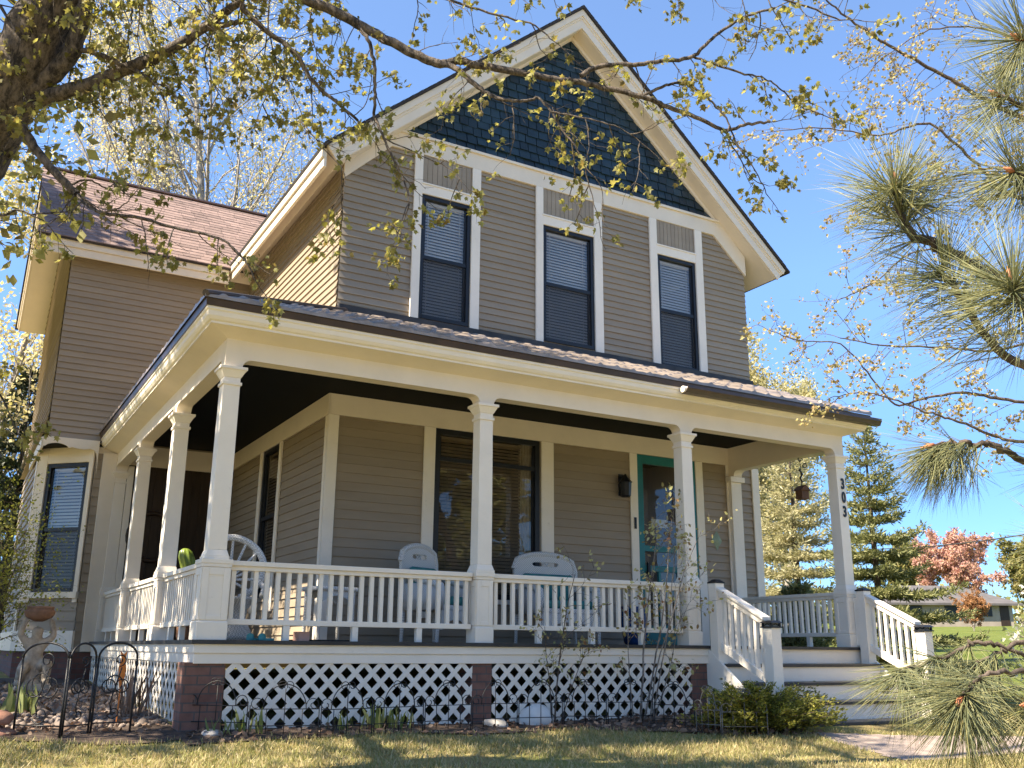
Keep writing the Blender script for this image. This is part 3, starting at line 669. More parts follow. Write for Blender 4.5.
# ---- beams with rounded shoulders at every column, soffit, crown, drip edge
def beam_profile(s0, s1, posts, zb=2.588, zt=2.78, r=.085, zn=2.502):
    pts = [(s0, zt), (s0, zn)]
    P = sorted(posts)
    for i, (a, b) in enumerate(P):
        if i == 0 and a <= s0+.001: pts = [(s0, zt), (s0, zn), (b, zn)]
        else:
            if i == 0: pts = [(s0, zt), (s0, zb)]
            for k in range(6): t = k/5*PI/2; pts.append((a-r+r*math.sin(t), zb-r+r*math.cos(t)) if k < 5 else (a, zn))
            pts.append((b, zn))
        if b < s1-.02:
            for k in range(6): t = k/5*PI/2; pts.append((b+r-r*math.cos(t), zb-r+r*math.sin(t)) if k else (b, zn+.001))
    pts += [(s1, zb if P[-1][1] < s1-.02 else zn), (s1, zt)]
    out = [pts[0]]
    for p in pts[1:]:
        if (abs(p[0]-out[-1][0])+abs(p[1]-out[-1][1])) > 1e-4: out.append(p)
    return out
q = .004
mb = MB(); mb.prism(beam_profile(0, C3+CW, [(x-q, x+CW+q) for x in (0, C1, C2, C3)]), 'y', 0, CW)
mb.prism(beam_profile(CW+.001, YL, [(y-q, y+CW+q) for y in LY]), 'x', 0, CW)
mb.prism(beam_profile(CW+.001, YW-.02, [(YW-.15, YW-.05)]), 'x', C3, C3+CW); mb.build('porch_beam', M['cream'], house, bevel=.004)
# inner beam facing and ceiling
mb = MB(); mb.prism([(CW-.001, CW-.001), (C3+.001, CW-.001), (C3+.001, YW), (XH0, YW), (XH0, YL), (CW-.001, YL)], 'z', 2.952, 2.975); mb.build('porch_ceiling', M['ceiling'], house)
mb = MB(); mb.box(.02, C3+CW-.02, .02, CW-.001, 2.779, 3.0); mb.box(.02, CW-.001, CW, YL, 2.779, 3.0); mb.box(C3+.001, C3+CW-.02, CW, YW, 2.779, 3.3); mb.build('beam_facing', M['cream'], house)
EO = .28; RX = 8.60                                                     # eave overhang, right roof end
mb = MB()
mb.add([(0, 0, 2.772), (C3+CW, 0, 2.772), (RX-.06, -.2, 2.842), (-.2, -.2, 2.842)], [(0, 1, 2, 3)])
mb.add([(0, 0, 2.772), (-.2, -.2, 2.842), (-.2, YL, 2.842), (0, YL, 2.772)], [(0, 1, 2, 3)])
mb.add([(C3+CW, 0, 2.772), (C3+CW, YW, 2.80), (RX-.06, YW, 2.842), (RX-.06, -.2, 2.842)], [(0, 1, 2, 3)])
mb.build('porch_soffit', M['cream'], house)
def crown(mb, prof, xr):
    """sweep a (out, z) profile along the front and the left eave with a mitre"""
    n = len(prof); vs = [(xr, -o, z) for o, z in prof]+[(-o, -o, z) for o, z in prof]+[(-o, YL, z) for o, z in prof]
    fs = []
    for k in range(2):
        for i in range(n-1): fs.append((k*n+i, k*n+i+1, (k+1)*n+i+1, (k+1)*n+i))
    fs.append(list(range(n)))
    mb.add(vs, fs)
mb = MB(); crown(mb, [(.19, 2.838), (.205, 2.838), (.205, 2.858), (.225, 2.87), (.245, 2.90), (.252, 2.94), (.265, 2.955), (.265, 2.978), (.19, 2.978)], RX-.05); mb.build('crown_moulding', M['white'], house)
mb = MB(); crown(mb, [(.18, 2.979), (.275, 2.979), (.285, 3.046), (.18, 3.046)], RX-.01); mb.build('drip_edge', M['brownmetal'], house)
# ribbed metal roof
PS = .408; EZ = 3.058; EY = .30
def ribh(s): s = (s/.235) % 1; return .022*max(0, 1-abs(s-.5)/.16)**.7 if abs(s-.5) < .16 else 0.0
def roofplane(front):
    mb = MB(); ss = []
    s = -EY
    end = RX if front else YL
    while s < end: ss.append(s); s += .235/14
    ss.append(end); vs = []; fs = []
    for s in ss:
        top = min(YW if front else XH0, s); h = ribh(s)+.004*math.sin(s*9)
        a = (s, -EY, EZ+h+.003*math.sin(s*31)) if front else (-EY, s, EZ+h)
        b = (s, max(top, -EY+.001), EZ+PS*(top+EY)+h) if front else (max(top, -EY+.001), s, EZ+PS*(top+EY)+h)
        lo = (a[0], a[1], EZ-.012); lo2 = (a[0], a[1], EZ-.006+h)
        rows_ = [lo]; nst = 5
        for q_ in range(nst):
            t0, t1 = q_/nst, (q_+1)/nst
            rows_.append(tuple(a[i]+(b[i]-a[i])*t0 for i in range(2))+(a[2]+(b[2]-a[2])*t0+.020,)); rows_.append(tuple(a[i]+(b[i]-a[i])*(t1-.004) for i in range(2))+(a[2]+(b[2]-a[2])*t1-.004,))
        vs += rows_
    for i in range(len(ss)-1):
        for k in range(10): fs.append((11*i+k, 11*i+11+k, 11*i+12+k, 11*i+1+k))
    mb.add(vs, fs)
    if front: mb.add([(RX, -EY, EZ-.012), (RX, YW, EZ+PS*(YW+EY)-.012), (RX, YW, EZ+PS*(YW+EY)+.02), (RX, -EY, EZ+.02)], [(0, 1, 2, 3)])
    return mb
roofplane(True).build('porch_roof', M['metalroof'], house); roofplane(False).build('porch_roof', M['metalroof'], house)
mb = MB(); mb.box(XH0, XH1-.02, YW-.10, YW-.02, EZ+PS*(YW+EY)-.02, EZ+PS*(YW+EY)+.055); mb.build('flashing', M['deckpaint'], house)
mb = MB(); mb.tube([(-EY, -EY, EZ+.02), (XH0, XH0, EZ+PS*(XH0+EY)+.02)], .035, 8); mb.build('hip_cap', M['brownmetal'], house)
mb = MB(); mb.prism([(-.2, 2.98), (YW, 2.98), (YW, EZ+PS*(YW+EY)-.02), (-.25, 3.05)], 'x', RX-.14, RX-.10); mb.build('porch_gable_board', M['cream'], house)
mb = MB(); mb.add([(-.25, -.25, 3.03), (RX-.12, -.25, 3.03), (RX-.12, YW, 4.0), (XH0, YW, 4.0)], [(0, 1, 2, 3)]); mb.add([(-.25, -.25, 3.03), (XH0, XH0, 3.86), (XH0, YL, 3.86), (-.25, YL, 3.03)], [(0, 1, 2, 3)]); mb.build('roof_deck', M['woodbrown'], house)
# gutter on the right half of the front eave
mb = MB(); g0, g1 = 5.30, 8.66
gp = [(-.29, 2.985), (-.29, 2.895), (-.37, 2.895), (-.385, 2.93), (-.40, 2.95), (-.40, 2.985), (-.392, 2.985), (-.392, 2.953), (-.30, 2.905), (-.297, 2.985)]
mb.prism(gp, 'x', g0, g1); mb.prism([(-.29, 2.985), (-.29, 2.895), (-.37, 2.895), (-.385, 2.93), (-.40, 2.95), (-.40, 2.985)], 'x', g1, g1+.006)
mb.build('gutter', M['brownmetal'], house)
mb = MB(); mb.tube([(g0-.03, -.335, 2.94), (g0+.05, -.335, 2.94)], .04, 12); mb.build('gutter_outlet', M['white'], house)
# ---- railings
def rail(T, s0, s1, nb, feet=3, stuff=False, topw=.055, name='railing'):
    mb = MB(T); mb.box(s0, s1, -topw, topw, .655, .70); mb.box(s0, s1, -.035, .035, .615, .655); r = mb.build(name, M['white'], house, bevel=.004)
    mb = MB(T); mb.box(s0, s1, -.032, .032, .135, .185)
    for k in range(feet): s = s0+(s1-s0)*(k+.85)/(feet+.7); mb.box(s-.03, s+.03, -.028, .028, 0, .135)
    mb.build('bottom_rail', M['white'], r, bevel=.003)
    st = MB(T)
    for k in range(nb):
        s = s0+(s1-s0)*(k+.5)/nb; t = MB(T) if not stuff else st
        w = .0195; t.box(s-w, s+w, -w, w, .185, .615)
        if not stuff: t.build('baluster', M['white'], r)
    if stuff: b_ = st.build('balusters', M['white'], r); b_['kind'] = 'stuff'
    return r
FR = lambda p: (p[0], H+p[1], p[2]); LR = lambda p: (H+p[1], p[0], p[2]); RR = lambda p: (C3+H+p[1], p[0], p[2])
rail(FR, CW+.05, C1-.04, 24); rail(FR, C1+CW+.04, C2-.04, 24)
rail(LR, CW+.05, LY[0]-.04, 20); rail(LR, LY[0]+CW+.04, LY[1]-.04, 21, stuff=True); rail(LR, LY[1]+CW+.04, LY[2]-.04, 21, stuff=True)
rail(RR, CW+.05, YW-.16, 17, 2)
# ---- stairs
SX0, SX1 = 5.86, 8.20; RISE, RUN = .20, .26
for k in range(5):
    y0 = -.05-RUN*k; z1 = -RISE*k
    mb = MB(); mb.box(SX0-.1 if k else 5.76, SX1+.1 if k else 8.335, y0-.0, y0+.02, z1-RISE+.0 if k < 4 else -1.1, z1-.034); mb.build('stair_riser', M['white'], house, bevel=.003)
    if k: mb = MB(); mb.box(SX0-.1, SX1+.1, y0-.025, y0+RUN-.001, z1-.034, z1); mb.build('stair_tread', M['deckpaint'], house, bevel=.004)
for x in (SX0-.14, SX1+.10): mb = MB(); mb.prism([(-.05, -.02), (-.05-RUN*4, -.02-RISE*4), (-.05-RUN*4, -1.1), (.1, -1.1), (.1, -.02)], 'x', x, x+.035); mb.build('stair_stringer', M['white'], house)
def stair_rail(x):
    yt, yb = -.17, -1.02; zt, zb = .60, .185
    mb = MB(); mb.box(x-.065, x+.065, yt-.065, yt+.065, -1.05 if x < 7 else -.25, .70); ps = mb.build('newel_post', M['white'], house, bevel=.004)
    mb = MB(); mb.frustum(x, yt, .70, .715, .072, .072); mb.frustum(x, yt, .715, .745, .066, .03); mb.build('post_cap', M['black'], ps)
    mb = MB(); mb.box(x-.068, x+.068, yb-.068, yb+.068, -1.2, .185); pn = mb.build('newel_post', M['white'], house, bevel=.004)
    mb = MB(); mb.frustum(x, yb, .186, .20, .085, .085); mb.frustum(x, yb, .235, .262, .092, .06)
    for sx in (-1, 1):
        for sy in (-1, 1): mb.box(x+sx*.062-.01, x+sx*.062+.01, yb+sy*.062-.01, yb+sy*.062+.01, .20, .236)
        mb.tube([(x+sx*.062, yb-.06, .203), (x+sx*.062, yb, .228), (x+sx*.062, yb+.06, .203)], .005, 5)
    mb.tube([(x-.06, yb-.064, .203), (x, yb-.064, .228), (x+.06, yb-.064, .203)], .005, 5)
    lt_ = mb.build('post_lantern', M['black'], pn)
    mb = MB(); mb.box(x-.05, x+.05, yb-.05, yb+.05, .20, .2355); mb.build('lantern_glass', M['shadeglass'], pn)
    y0, y1 = yt-.065, yb+.068; S = lambda y, o: zt+(y-yt)*(zt-zb)/(yt-yb)+o
    mb = MB(); mb.prism([(y0, S(y0, -.02)), (y1, S(y1, -.02)), (y1, S(y1, .05)), (y0, S(y0, .05))], 'x', x-.035, x+.035); mb.prism([(y0, S(y0, .051)), (y1, S(y1, .051)), (y1, S(y1, .085)), (y0, S(y0, .085))], 'x', x-.06, x+.06)
    r = mb.build('stair_railing', M['white'], house, bevel=.004)
    mb = MB(); mb.prism([(y0, S(y0, -.62)), (y1, S(y1, -.62)), (y1, S(y1, -.53)), (y0, S(y0, -.53))], 'x', x-.03, x+.03); mb.build('bottom_rail', M['white'], r, bevel=.004)
    for k in range(7):
        y = y0+(y1-y0)*(k+.6)/7.3; mb = MB(); w = .02
        mb.prism([(y-w, S(y-w, -.531)), (y+w, S(y+w, -.531)), (y+w, S(y+w, -.021)), (y-w, S(y-w, -.021))], 'x', x-.02, x+.02); mb.build('baluster', M['white'], r)
stair_rail(5.79); stair_rail(8.27)
mb = MB(); mb.box(8.24, 8.30, -.12, -.03, .15, .62); mb.box(8.235, 8.305, -.12, -.03, .02, .15); mb.build('rail_infill', M['white'], house)
# house number on the right column
for u, v, ch in ((842.3, 484.5, '3'), (843.4, 498, '0'), (844.6, 512.2, '3')):
    p = on('y', .0, u, v); cu = bpy.data.curves.new('house_number', 'FONT'); cu.body = ch; cu.size = .198; cu.offset = .0056; cu.extrude = .004; cu.align_x = 'CENTER'; cu.align_y = 'CENTER'
    cu.materials.append(M['black']); t0 = bpy.data.objects.new('number_curve', cu); COL.objects.link(t0); bpy.context.view_layer.update(); me = bpy.data.meshes.new_from_object(t0.evaluated_get(bpy.context.evaluated_depsgraph_get())); bpy.data.objects.remove(t0); me.materials.clear(); me.materials.append(M['black']); t = bpy.data.objects.new('house_number', me); COL.objects.link(t); t.rotation_euler = (PI/2, 0, 0); t.scale = (.72, 1, 1)
    t.location = (C3+H+.012, -.004-.003, p[2]); t.parent = cols[3]

# ------------------------------------------------------------------ ground
def sheet(name, xs, ys, dz, mat, mask=None):
    X, Y = np.meshgrid(xs, ys); V = np.stack([X, Y, ground_z(X, Y)+dz], -1).reshape(-1, 3); nx, ny = len(xs), len(ys)
    i = np.arange(ny-1)[:, None]*nx+np.arange(nx-1)[None]; F = np.stack([i, i+1, i+1+nx, i+nx], -1).reshape(-1, 4)
    if mask is not None:
        cx = V[F].mean(1); F = F[mask(cx[:, 0], cx[:, 1])]
    o = np_mesh(name, V, F, mat, smooth=True); return tag(o, None, kind='structure')
xs = np.concatenate([[-900, -400, -200, -120, -80, -60], np.arange(-45, -10, 3), np.arange(-10, 16, .5), np.arange(16, 80, 3), [80, 95, 110, 130, 170, 250, 500, 900]])
ys = np.concatenate([[-900, -300, -120, -70, -45, -35, -28], np.arange(-22, -8, 2), np.arange(-8, 12, .5), np.arange(12, 80, 3), [80, 95, 110, 130, 170, 250, 500, 900]])
sheet('ground', xs, ys, 0, M['lawn'])
bed_front = lambda x: -.62+.10*math.sin(x*1.7)+.05*math.sin(4.1*x+1)-(.75*max(0, min(1, (x-3.6)/1.2)))
bf = np.vectorize(bed_front)
sheet('garden_bed', np.arange(-3.4, 6.1, .06), np.arange(-1.7, 7.0, .06), .012, M['soil'], lambda x, y: (y > bf(x)) & np.where(x > -.1, y < .3, y < np.where(x < -1.6, 3.0+x*.3, 6.9)) & ~((x < -.15) & (y < -.30+.16*np.sin(3*x))) & (x < 5.75))
P0 = [np.array(p) for p in ((5.95, -1.25), (5.5, -2.5), (4.6, -5.0), (4.2, -9.0), (5.7, -9.0), (6.1, -5.0), (7.1, -2.4), (7.9, -1.25))]
m_ = lambda x, y: (x > np.interp(y, [-9, -5, -2.5, -1.25], [4.2, 4.6, 5.5, 5.95])) & (x < np.interp(y, [-9, -5, -2.4, -1.25], [5.7, 6.1, 7.3, 8.3]))
m_ = lambda x, y: (x > np.interp(y, [-3.3, -2.75, -1.75, -1.2], [6.6, 5.55, 5.75, 5.9])) & (x < np.interp(y, [-3.3, -2.5, -1.9, -1.2], [30, 30, 8.2, 8.3])) & (y > -3.35) & (y > -2.9-.045*(x-5.6)) & (y < np.interp(x, [5, 7, 8.3, 30], [-1.0, -1.85, -2.2, -3.0]))
sheet('path', np.arange(5.4, 14, .08), np.arange(-3.6, -1.1, .05), .007, M['path'], m_)
# grass: short worn spring turf in front of the beds
N = 210000
gx = rng.uniform(-4, 11, N); gy = rng.uniform(-3.9, .3, N)
ok = ((gy < bf(gx)+rng.normal(.02, .10, N)) | (gx < -.15) & (gy < -.22+.16*np.sin(3*gx)) | (gx > 8.5)) & ~m_(gx, gy) & ~((gx > 5.4) & (gx < 8.4) & (gy > -1.3))
clump = np.sin(gx*2.3+1.3*np.sin(gy*3.1))+np.sin(gy*4.7+gx*.8)+rng.normal(0, .9, N)
ok &= clump > -.9; gx, gy = gx[ok], gy[ok]; N = len(gx)
pos = np.stack([gx, gy, ground_z(gx, gy)-.004], -1); yd = rng.normal(0, .55, (N, 3)); yd[:, 2] = 1
V, F = scatter(np.array([(-.09, 0, 0), (.09, 0, 0), (.05, .55, .06), (0, 1, .22)]), np.array([(0, 1, 2, 3)]), pos, yd, rng.uniform(.025, .065, N))
tag(np_mesh('grass', V, F, M['grass']), 'short patchy yellow green lawn in front of the porch', 'grass', kind='stuff')
# fallen leaves and mulch chips on the beds
N = 9000; lx = rng.uniform(-3, 5.9, N); ly = rng.uniform(-1.6, 3.5, N)
ok = ((ly > bf(lx)-.12) & (lx > -.1) & (ly < .02) | (lx < -.2) & (ly > -.05)) & (rng.random(N) < np.where(lx > 3.2, 1, .55)); lx, ly = lx[ok], ly[ok]
pos = np.stack([lx, ly, ground_z(lx, ly)+.018+rng.uniform(0, .02, len(lx))], -1); yd = rng.normal(0, 1, (len(lx), 3)); yd[:, 2] *= .25
V, F = scatter(OVAL, OVAL_F, pos, yd, rng.uniform(.03, .085, len(lx))); tag(np_mesh('leaf_litter', V, F, M['litter']), 'dry brown fallen leaves scattered over the garden beds', 'leaf litter', kind='stuff')
def rock(name, label, x, y, sx, sy, sz, mat, group=None, seed=0, sink=.25):
    bm = bmesh.new(); bmesh.ops.create_icosphere(bm, subdivisions=3, radius=1); r = np.random.default_rng(seed); k = r.normal(0, 1, (5, 3)); ph = r.uniform(0, 6, 5)
    for v in bm.verts:
        d = sum(math.sin(float(np.dot(k[i], v.co))*1.7+ph[i]) for i in range(5))*.055; v.co = v.co*(1+d); v.co = Vector((v.co.x*sx, v.co.y*sy, max(v.co.z, -.6)*sz))
    me = bpy.data.meshes.new(name); bm.to_mesh(me); bm.free(); me.polygons.foreach_set('use_smooth', [True]*len(me.polygons)); me.materials.append(mat)
    o = bpy.data.objects.new(name, me); COL.objects.link(o); o.location = (x, y, gz(x, y)+sz*(.6-sink)); o.rotation_euler[2] = r.uniform(0, 6); return tag(o, label, 'rock', group)
rock('boulder', 'white rounded boulder lying against the lattice right of the middle brick pier', 3.34, -.16, .17, .13, .14, M['whitestone'], seed=3)
rock('flat_stone', 'low pinkish flat stone at the foot of the middle brick pier', 2.86, -.18, .17, .12, .05, M['stone'], seed=9)
rock('flat_stone', 'flat pale stone at the foot of the corner brick pier', .12, -.18, .11, .09, .04, M['stone'], seed=10)
o = rock('sandstone_block', 'upper red sandstone block of the pair at the left picture edge', -1.50, .20, .15, .12, .07, M['redstone'], seed=21); o.location.z += .10
rock('sandstone_block', 'lower red sandstone block lying under the other at the left edge', -1.50, .20, .16, .13, .065, M['redstone'], seed=22)
# pebbles of the rock garden: nobody could count them
bm_t = bmesh.new(); bmesh.ops.create_icosphere(bm_t, subdivisions=1, radius=1); TP = np.array([v.co[:] for v in bm_t.verts]); TF = np.array([[v.index for v in f.verts] for f in bm_t.faces]); bm_t.free()
N = 2400; px_ = rng.uniform(-2.3, -.1, N); py_ = rng.uniform(.35, 5.6, N); ok = py_ > .35+.3*np.sin(px_*3); px_, py_ = px_[ok], py_[ok]
s_ = rng.uniform(.012, .055, len(px_))*np.where(rng.random(len(px_)) < .06, 1.9, 1)
V, F = scatter(TP*np.array([1, .8, .6]), TF, np.stack([px_, py_, ground_z(px_, py_)+.012], -1), rng.normal(size=(len(px_), 3)), s_)
M['pebble'] = simple('mixed_grey_pink_pebbles', (0.20, 0.155, 0.125), .9, .3, 6, .3, 40, island=.45)
tag(np_mesh('gravel', V, F, M['pebble'], smooth=True), 'pale pebbles covering the bed left of the porch', 'gravel', kind='stuff')

# ------------------------------------------------------------------ garden ironwork
def arc(cx, cz, r, a0, a1, n=14): return [(cx+r*math.cos(math.radians(a0+(a1-a0)*i/n)), 0, cz+r*math.sin(math.radians(a0+(a1-a0)*i/n))) for i in range(n+1)]
def spiral(cx, cz, r0, r1, a0, a1, n=20): return [(cx+(r0+(r1-r0)*i/n)*math.cos(math.radians(a0+(a1-a0)*i/n)), 0, cz+(r0+(r1-r0)*i/n)*math.sin(math.radians(a0+(a1-a0)*i/n))) for i in range(n+1)]
def place(p0, p1, z0):
    d = Vector((p1[0]-p0[0], p1[1]-p0[1], 0)); L = d.length; d.normalize(); nn = Vector((d.y, -d.x, 0))
    return (lambda p: tuple(Vector((p0[0], p0[1], z0))+d*p[0]+nn*p[1]+Vector((0, 0, p[2])))), L
scr = thing('garden_screen', 'folding black wrought iron screen of three tall arched scroll panels by the pebble bed', 'garden screen', (-.9, .05, gz(-.9, .05)))
for p0, p1 in (((-1.36, .19), (-1.05, -.12)), ((-1.03, -.10), (-.82, .05)), ((-.80, .05), (-.49, .085))):
    T, L = place(p0, p1, (gz(*p0)+gz(*p1))/2-.03); mb = MB(T); r = .009; hh = .70; c = L/2
    mb.tube([(0, 0, -.05), (0, 0, hh-.06)], r); mb.tube([(L, 0, -.05), (L, 0, hh-.06)], r)
    mb.tube([(c-c*math.cos(PI*i/14), 0, hh-.06+.12*math.sin(PI*i/14)) for i in range(15)], r)
    mb.tube([(0, 0, .12), (L, 0, .12)], .006)
    w = L*.19
    mb.tube(arc(c-.01, .43, w*1.1, 0, 360, 18), .0055, 6); mb.tube(arc(c+w*.9, .41, w*.9, 0, 360, 18), .0055, 6); mb.tube(arc(c-w*.9, .41, w*.9, 0, 360, 18), .0055, 6)
    mb.tube(spiral(c+.02, .62, w*.9, w*.2, -90, 400), .0055, 6); mb.tube([(c+.02+w*.3, 0, .56), (c+w*.4, 0, .5), (c-.01, 0, .36), (c-w*.5, 0, .27), (c-w*.2, 0, .2)], .0055, 6)
    mb.tube(spiral(c+w*.1, .2, w*.9, w*.25, 200, 640), .0055, 6)
    mb.build('screen_panel', M['iron'], scr, smooth=True)
wf = thing('edging_fence', 'low black scrolled wire edging along the front lattice bed', 'garden fence', (2.5, -.5, gz(2.5, -.5)))
pts = [(-.08, .02), (.38, -.34), (.93, -.58), (1.42, -.57), (1.93, -.53), (2.45, -.47), (2.98, -.42), (3.5, -.42), (4.0, -.47), (4.52, -.56), (4.66, -1.05), (4.72, -1.36), (5.2, -1.5)]
for i in range(len(pts)-1):
    T, L = place(pts[i], pts[i+1], (gz(*pts[i])+gz(*pts[i+1]))/2); r = .0048; k = L/.52
    mb = MB(T); c = L/2; sh = random.uniform(-.02, .02)
    mb.tube([(0.01, 0, -.06), (0.01, 0, .27+sh)], r, 6); mb.tube([(L-.01, 0, -.06), (L-.01, 0, .27)], r, 6)
    for z in (.10, .235): mb.tube([(.01, 0, z+sh*.5), (L-.01, 0, z)], r*.9, 6)
    for t in (.25, .5, .75): mb.tube([(L*t, 0, .03), (L*t, 0, .235 if t != .5 else .40)], r*.8, 6)
    mb.tube([(c+L*.30*math.cos(math.radians(a)), 0, .235+.20*math.sin(math.radians(a))) for a in range(0, 181, 12)], r, 6)
    mb.tube(spiral(c-.035, .42, .05, .012, -20, 330), r*.8, 6); mb.tube(spiral(c+.035, .42, .05, .012, 200, -150), r*.8, 6)
    mb.tube(spiral(L*.10, .27, .06, .015, 0, 420), r*.8, 6); mb.tube(spiral(L*.90, .27, .06, .015, 180, -240), r*.8, 6)
    mb.build('fence_panel', M['iron'] if i < 10 else M['iron_grey'], wf, smooth=True)
# bird bath held up by a crouching cherub
bp = on('z', -.62, 29, 694); bx, by = float(bp[0]), float(bp[1]); sc_ = 1.0
st = thing('bird_bath', 'weathered stone bird bath carried by a crouching cherub figure', 'bird bath', (bx, by, gz(bx, by)))
def skin(name, J, E_, R, mat, parent, sub=2):
    me = bpy.data.meshes.new(name); me.from_pydata(J, E_, []); o = bpy.data.objects.new(name, me); COL.objects.link(o)
    md = o.modifiers.new('skin', 'SKIN')
    if not me.skin_vertices: 
        bpy.context.view_layer.objects.active = o
    for v, r in zip(me.skin_vertices[0].data, R): v.radius = (r, r)
    me.skin_vertices[0].data[0].use_root = True; md.use_smooth_shade = True
    s2 = o.modifiers.new('sub', 'SUBSURF'); s2.levels = sub; s2.render_levels = sub
    me.materials.append(mat); o.parent = parent; return o
J = [(0,0,.33),(0,-.01,.45),(0,-.02,.56),(0,-.025,.64),(0,-.05,.70),(0,-.055,.76),
     (.11,-.02,.575),(.19,-.03,.66),(.15,-.04,.80),(.13,-.04,.86), (-.11,-.02,.575),(-.19,-.04,.68),(-.15,-.05,.81),(-.12,-.05,.86),
     (.08,-.02,.30),(.15,-.17,.34),(.14,-.12,.14),(.14,-.20,.10), (-.08,-.02,.30),(-.13,-.20,.26),(-.14,-.06,.12),(-.16,-.16,.10)]
E_ = [(0,1),(1,2),(2,3),(3,4),(4,5),(2,6),(6,7),(7,8),(8,9),(2,10),(10,11),(11,12),(12,13),(0,14),(14,15),(15,16),(16,17),(0,18),(18,19),(19,20),(20,21)]
R = [.105,.095,.085,.045,.075,.06,.05,.042,.034,.03,.05,.042,.034,.03,.085,.062,.045,.04,.085,.062,.045,.04]
try: skin('cherub', J, E_, R, M['concrete_statue'], st)
except Exception as ex: print('skin', ex)
mb = MB(); mb.lathe([(.20, -.08), (.21, .02), (.17, .07), (.13, .12), (.11, .2), (.10, .26), (.08, .33)], 14); mb.box(.02, .2, -.26, -.02, -.02, .10)
mb.build('plinth', M['concrete_statue'], st, world=False, bevel=.01)
mb = MB(); mb.lathe([(.04, .82), (.09, .84), (.15, .87), (.175, .92), (.17, .955), (.15, .965), (.16, .985), (.155, 1.0), (.135, .99), (.10, .965), (.0, .955)], 22)
mb.build('bowl', M['terracotta'], st, world=False, smooth=True)
# orange wooden ornament on a stake
mb = MB(); o_ = (-.52, .62, gz(-.52, .62)); mb.tube([(0, 0, -.05), (0, 0, .3)], .006); mb.prism([(0, .30), (.03, .42), (.028, .50), (.014, .56), (.03, .63), (0, .60), (-.03, .63), (-.014, .56), (-.026, .5), (-.028, .40)], 'y', -.012, .012)
orn = mb.build('garden_stake', M['orange']); orn.location = o_; tag(orn, 'orange carrot shaped garden stake seen through the right screen panel', 'garden ornament')
# tulip and daffodil sprouts
k = 0
TL = ['leftmost tulip clump, sprouting before the corner brick pier', 'small tulip clump beside the corner pier at the fence', 'tulip clump under the middle of the left lattice', 'tall tulip clump right of centre of the left lattice', 'dense tulip clump left of the middle pier', 'loose tulip clump next to the middle brick pier']
for (u, n_, hgt) in ((218, 5, .20), (249, 5, .23), (340, 6, .18), (378, 7, .24), (392, 5, .22), (405, 4, .18)):
    p = on('y', -.22, u, 724); x, y = float(p[0]), -.22; P_ = []; D_ = []; S_ = []
    for i in range(n_*2): P_.append((rng.normal(0, .07), rng.normal(0, .05), 0)); D_.append((rng.normal(0, .2), rng.normal(0, .2), 1)); S_.append(hgt*rng.uniform(.6, 1.05))
    V, F = scatter(np.array([(-.03, 0, 0), (.03, 0, 0), (.075, .4, .05), (.045, .8, .03), (0, 1, -.08), (-.045, .8, .03), (-.075, .4, .05)]), np.array([(0, 1, 2), (0, 2, 6), (6, 2, 3), (6, 3, 5), (5, 3, 4)]), np.array(P_), np.array(D_), np.array(S_))
    t = np_mesh('tulip_plant', V, F, M['tulip']); t.location = (x, y, gz(x, y)); tag(t, TL[k], 'tulips', 'tulip clumps sprouting behind the low wire fence'); k += 1
for (u, v, n_, hg, lab) in ((148, 712, 22, .50, 'tall dry grassy stems growing against the side lattice'), (20, 712, 14, .30, 'bright green broad leaved clump behind the left screen panel')):
    p = on('z', -.68, u, v); x, y = float(p[0]), float(p[1]); 
    if u > 100: x, y = -.32, 1.1
    V, F = scatter(np.array([(-.03, 0, 0), (.03, 0, 0), (.05, .5, .04), (0, 1, -.06), (-.05, .5, .04)]) * (np.array([.45, 1, 1]) if u > 100 else np.array([2.0, 1, 1])), np.array([(0, 1, 2), (0, 2, 4), (4, 2, 3)]), np.stack([rng.normal(0, .08, n_*2), rng.normal(0, .1, n_*2), np.zeros(n_*2)], -1), np.concatenate([rng.normal(0, .22, (n_*2, 2)), np.ones((n_*2, 1))], 1), hg*rng.uniform(.6, 1.1, n_*2))
    t = np_mesh('ornamental_grass' if u > 100 else 'perennial_plant', V, F, M['litter'] if u > 100 else M['tulip']); t.location = (x, y, gz(x, y)); tag(t, lab, 'plant')

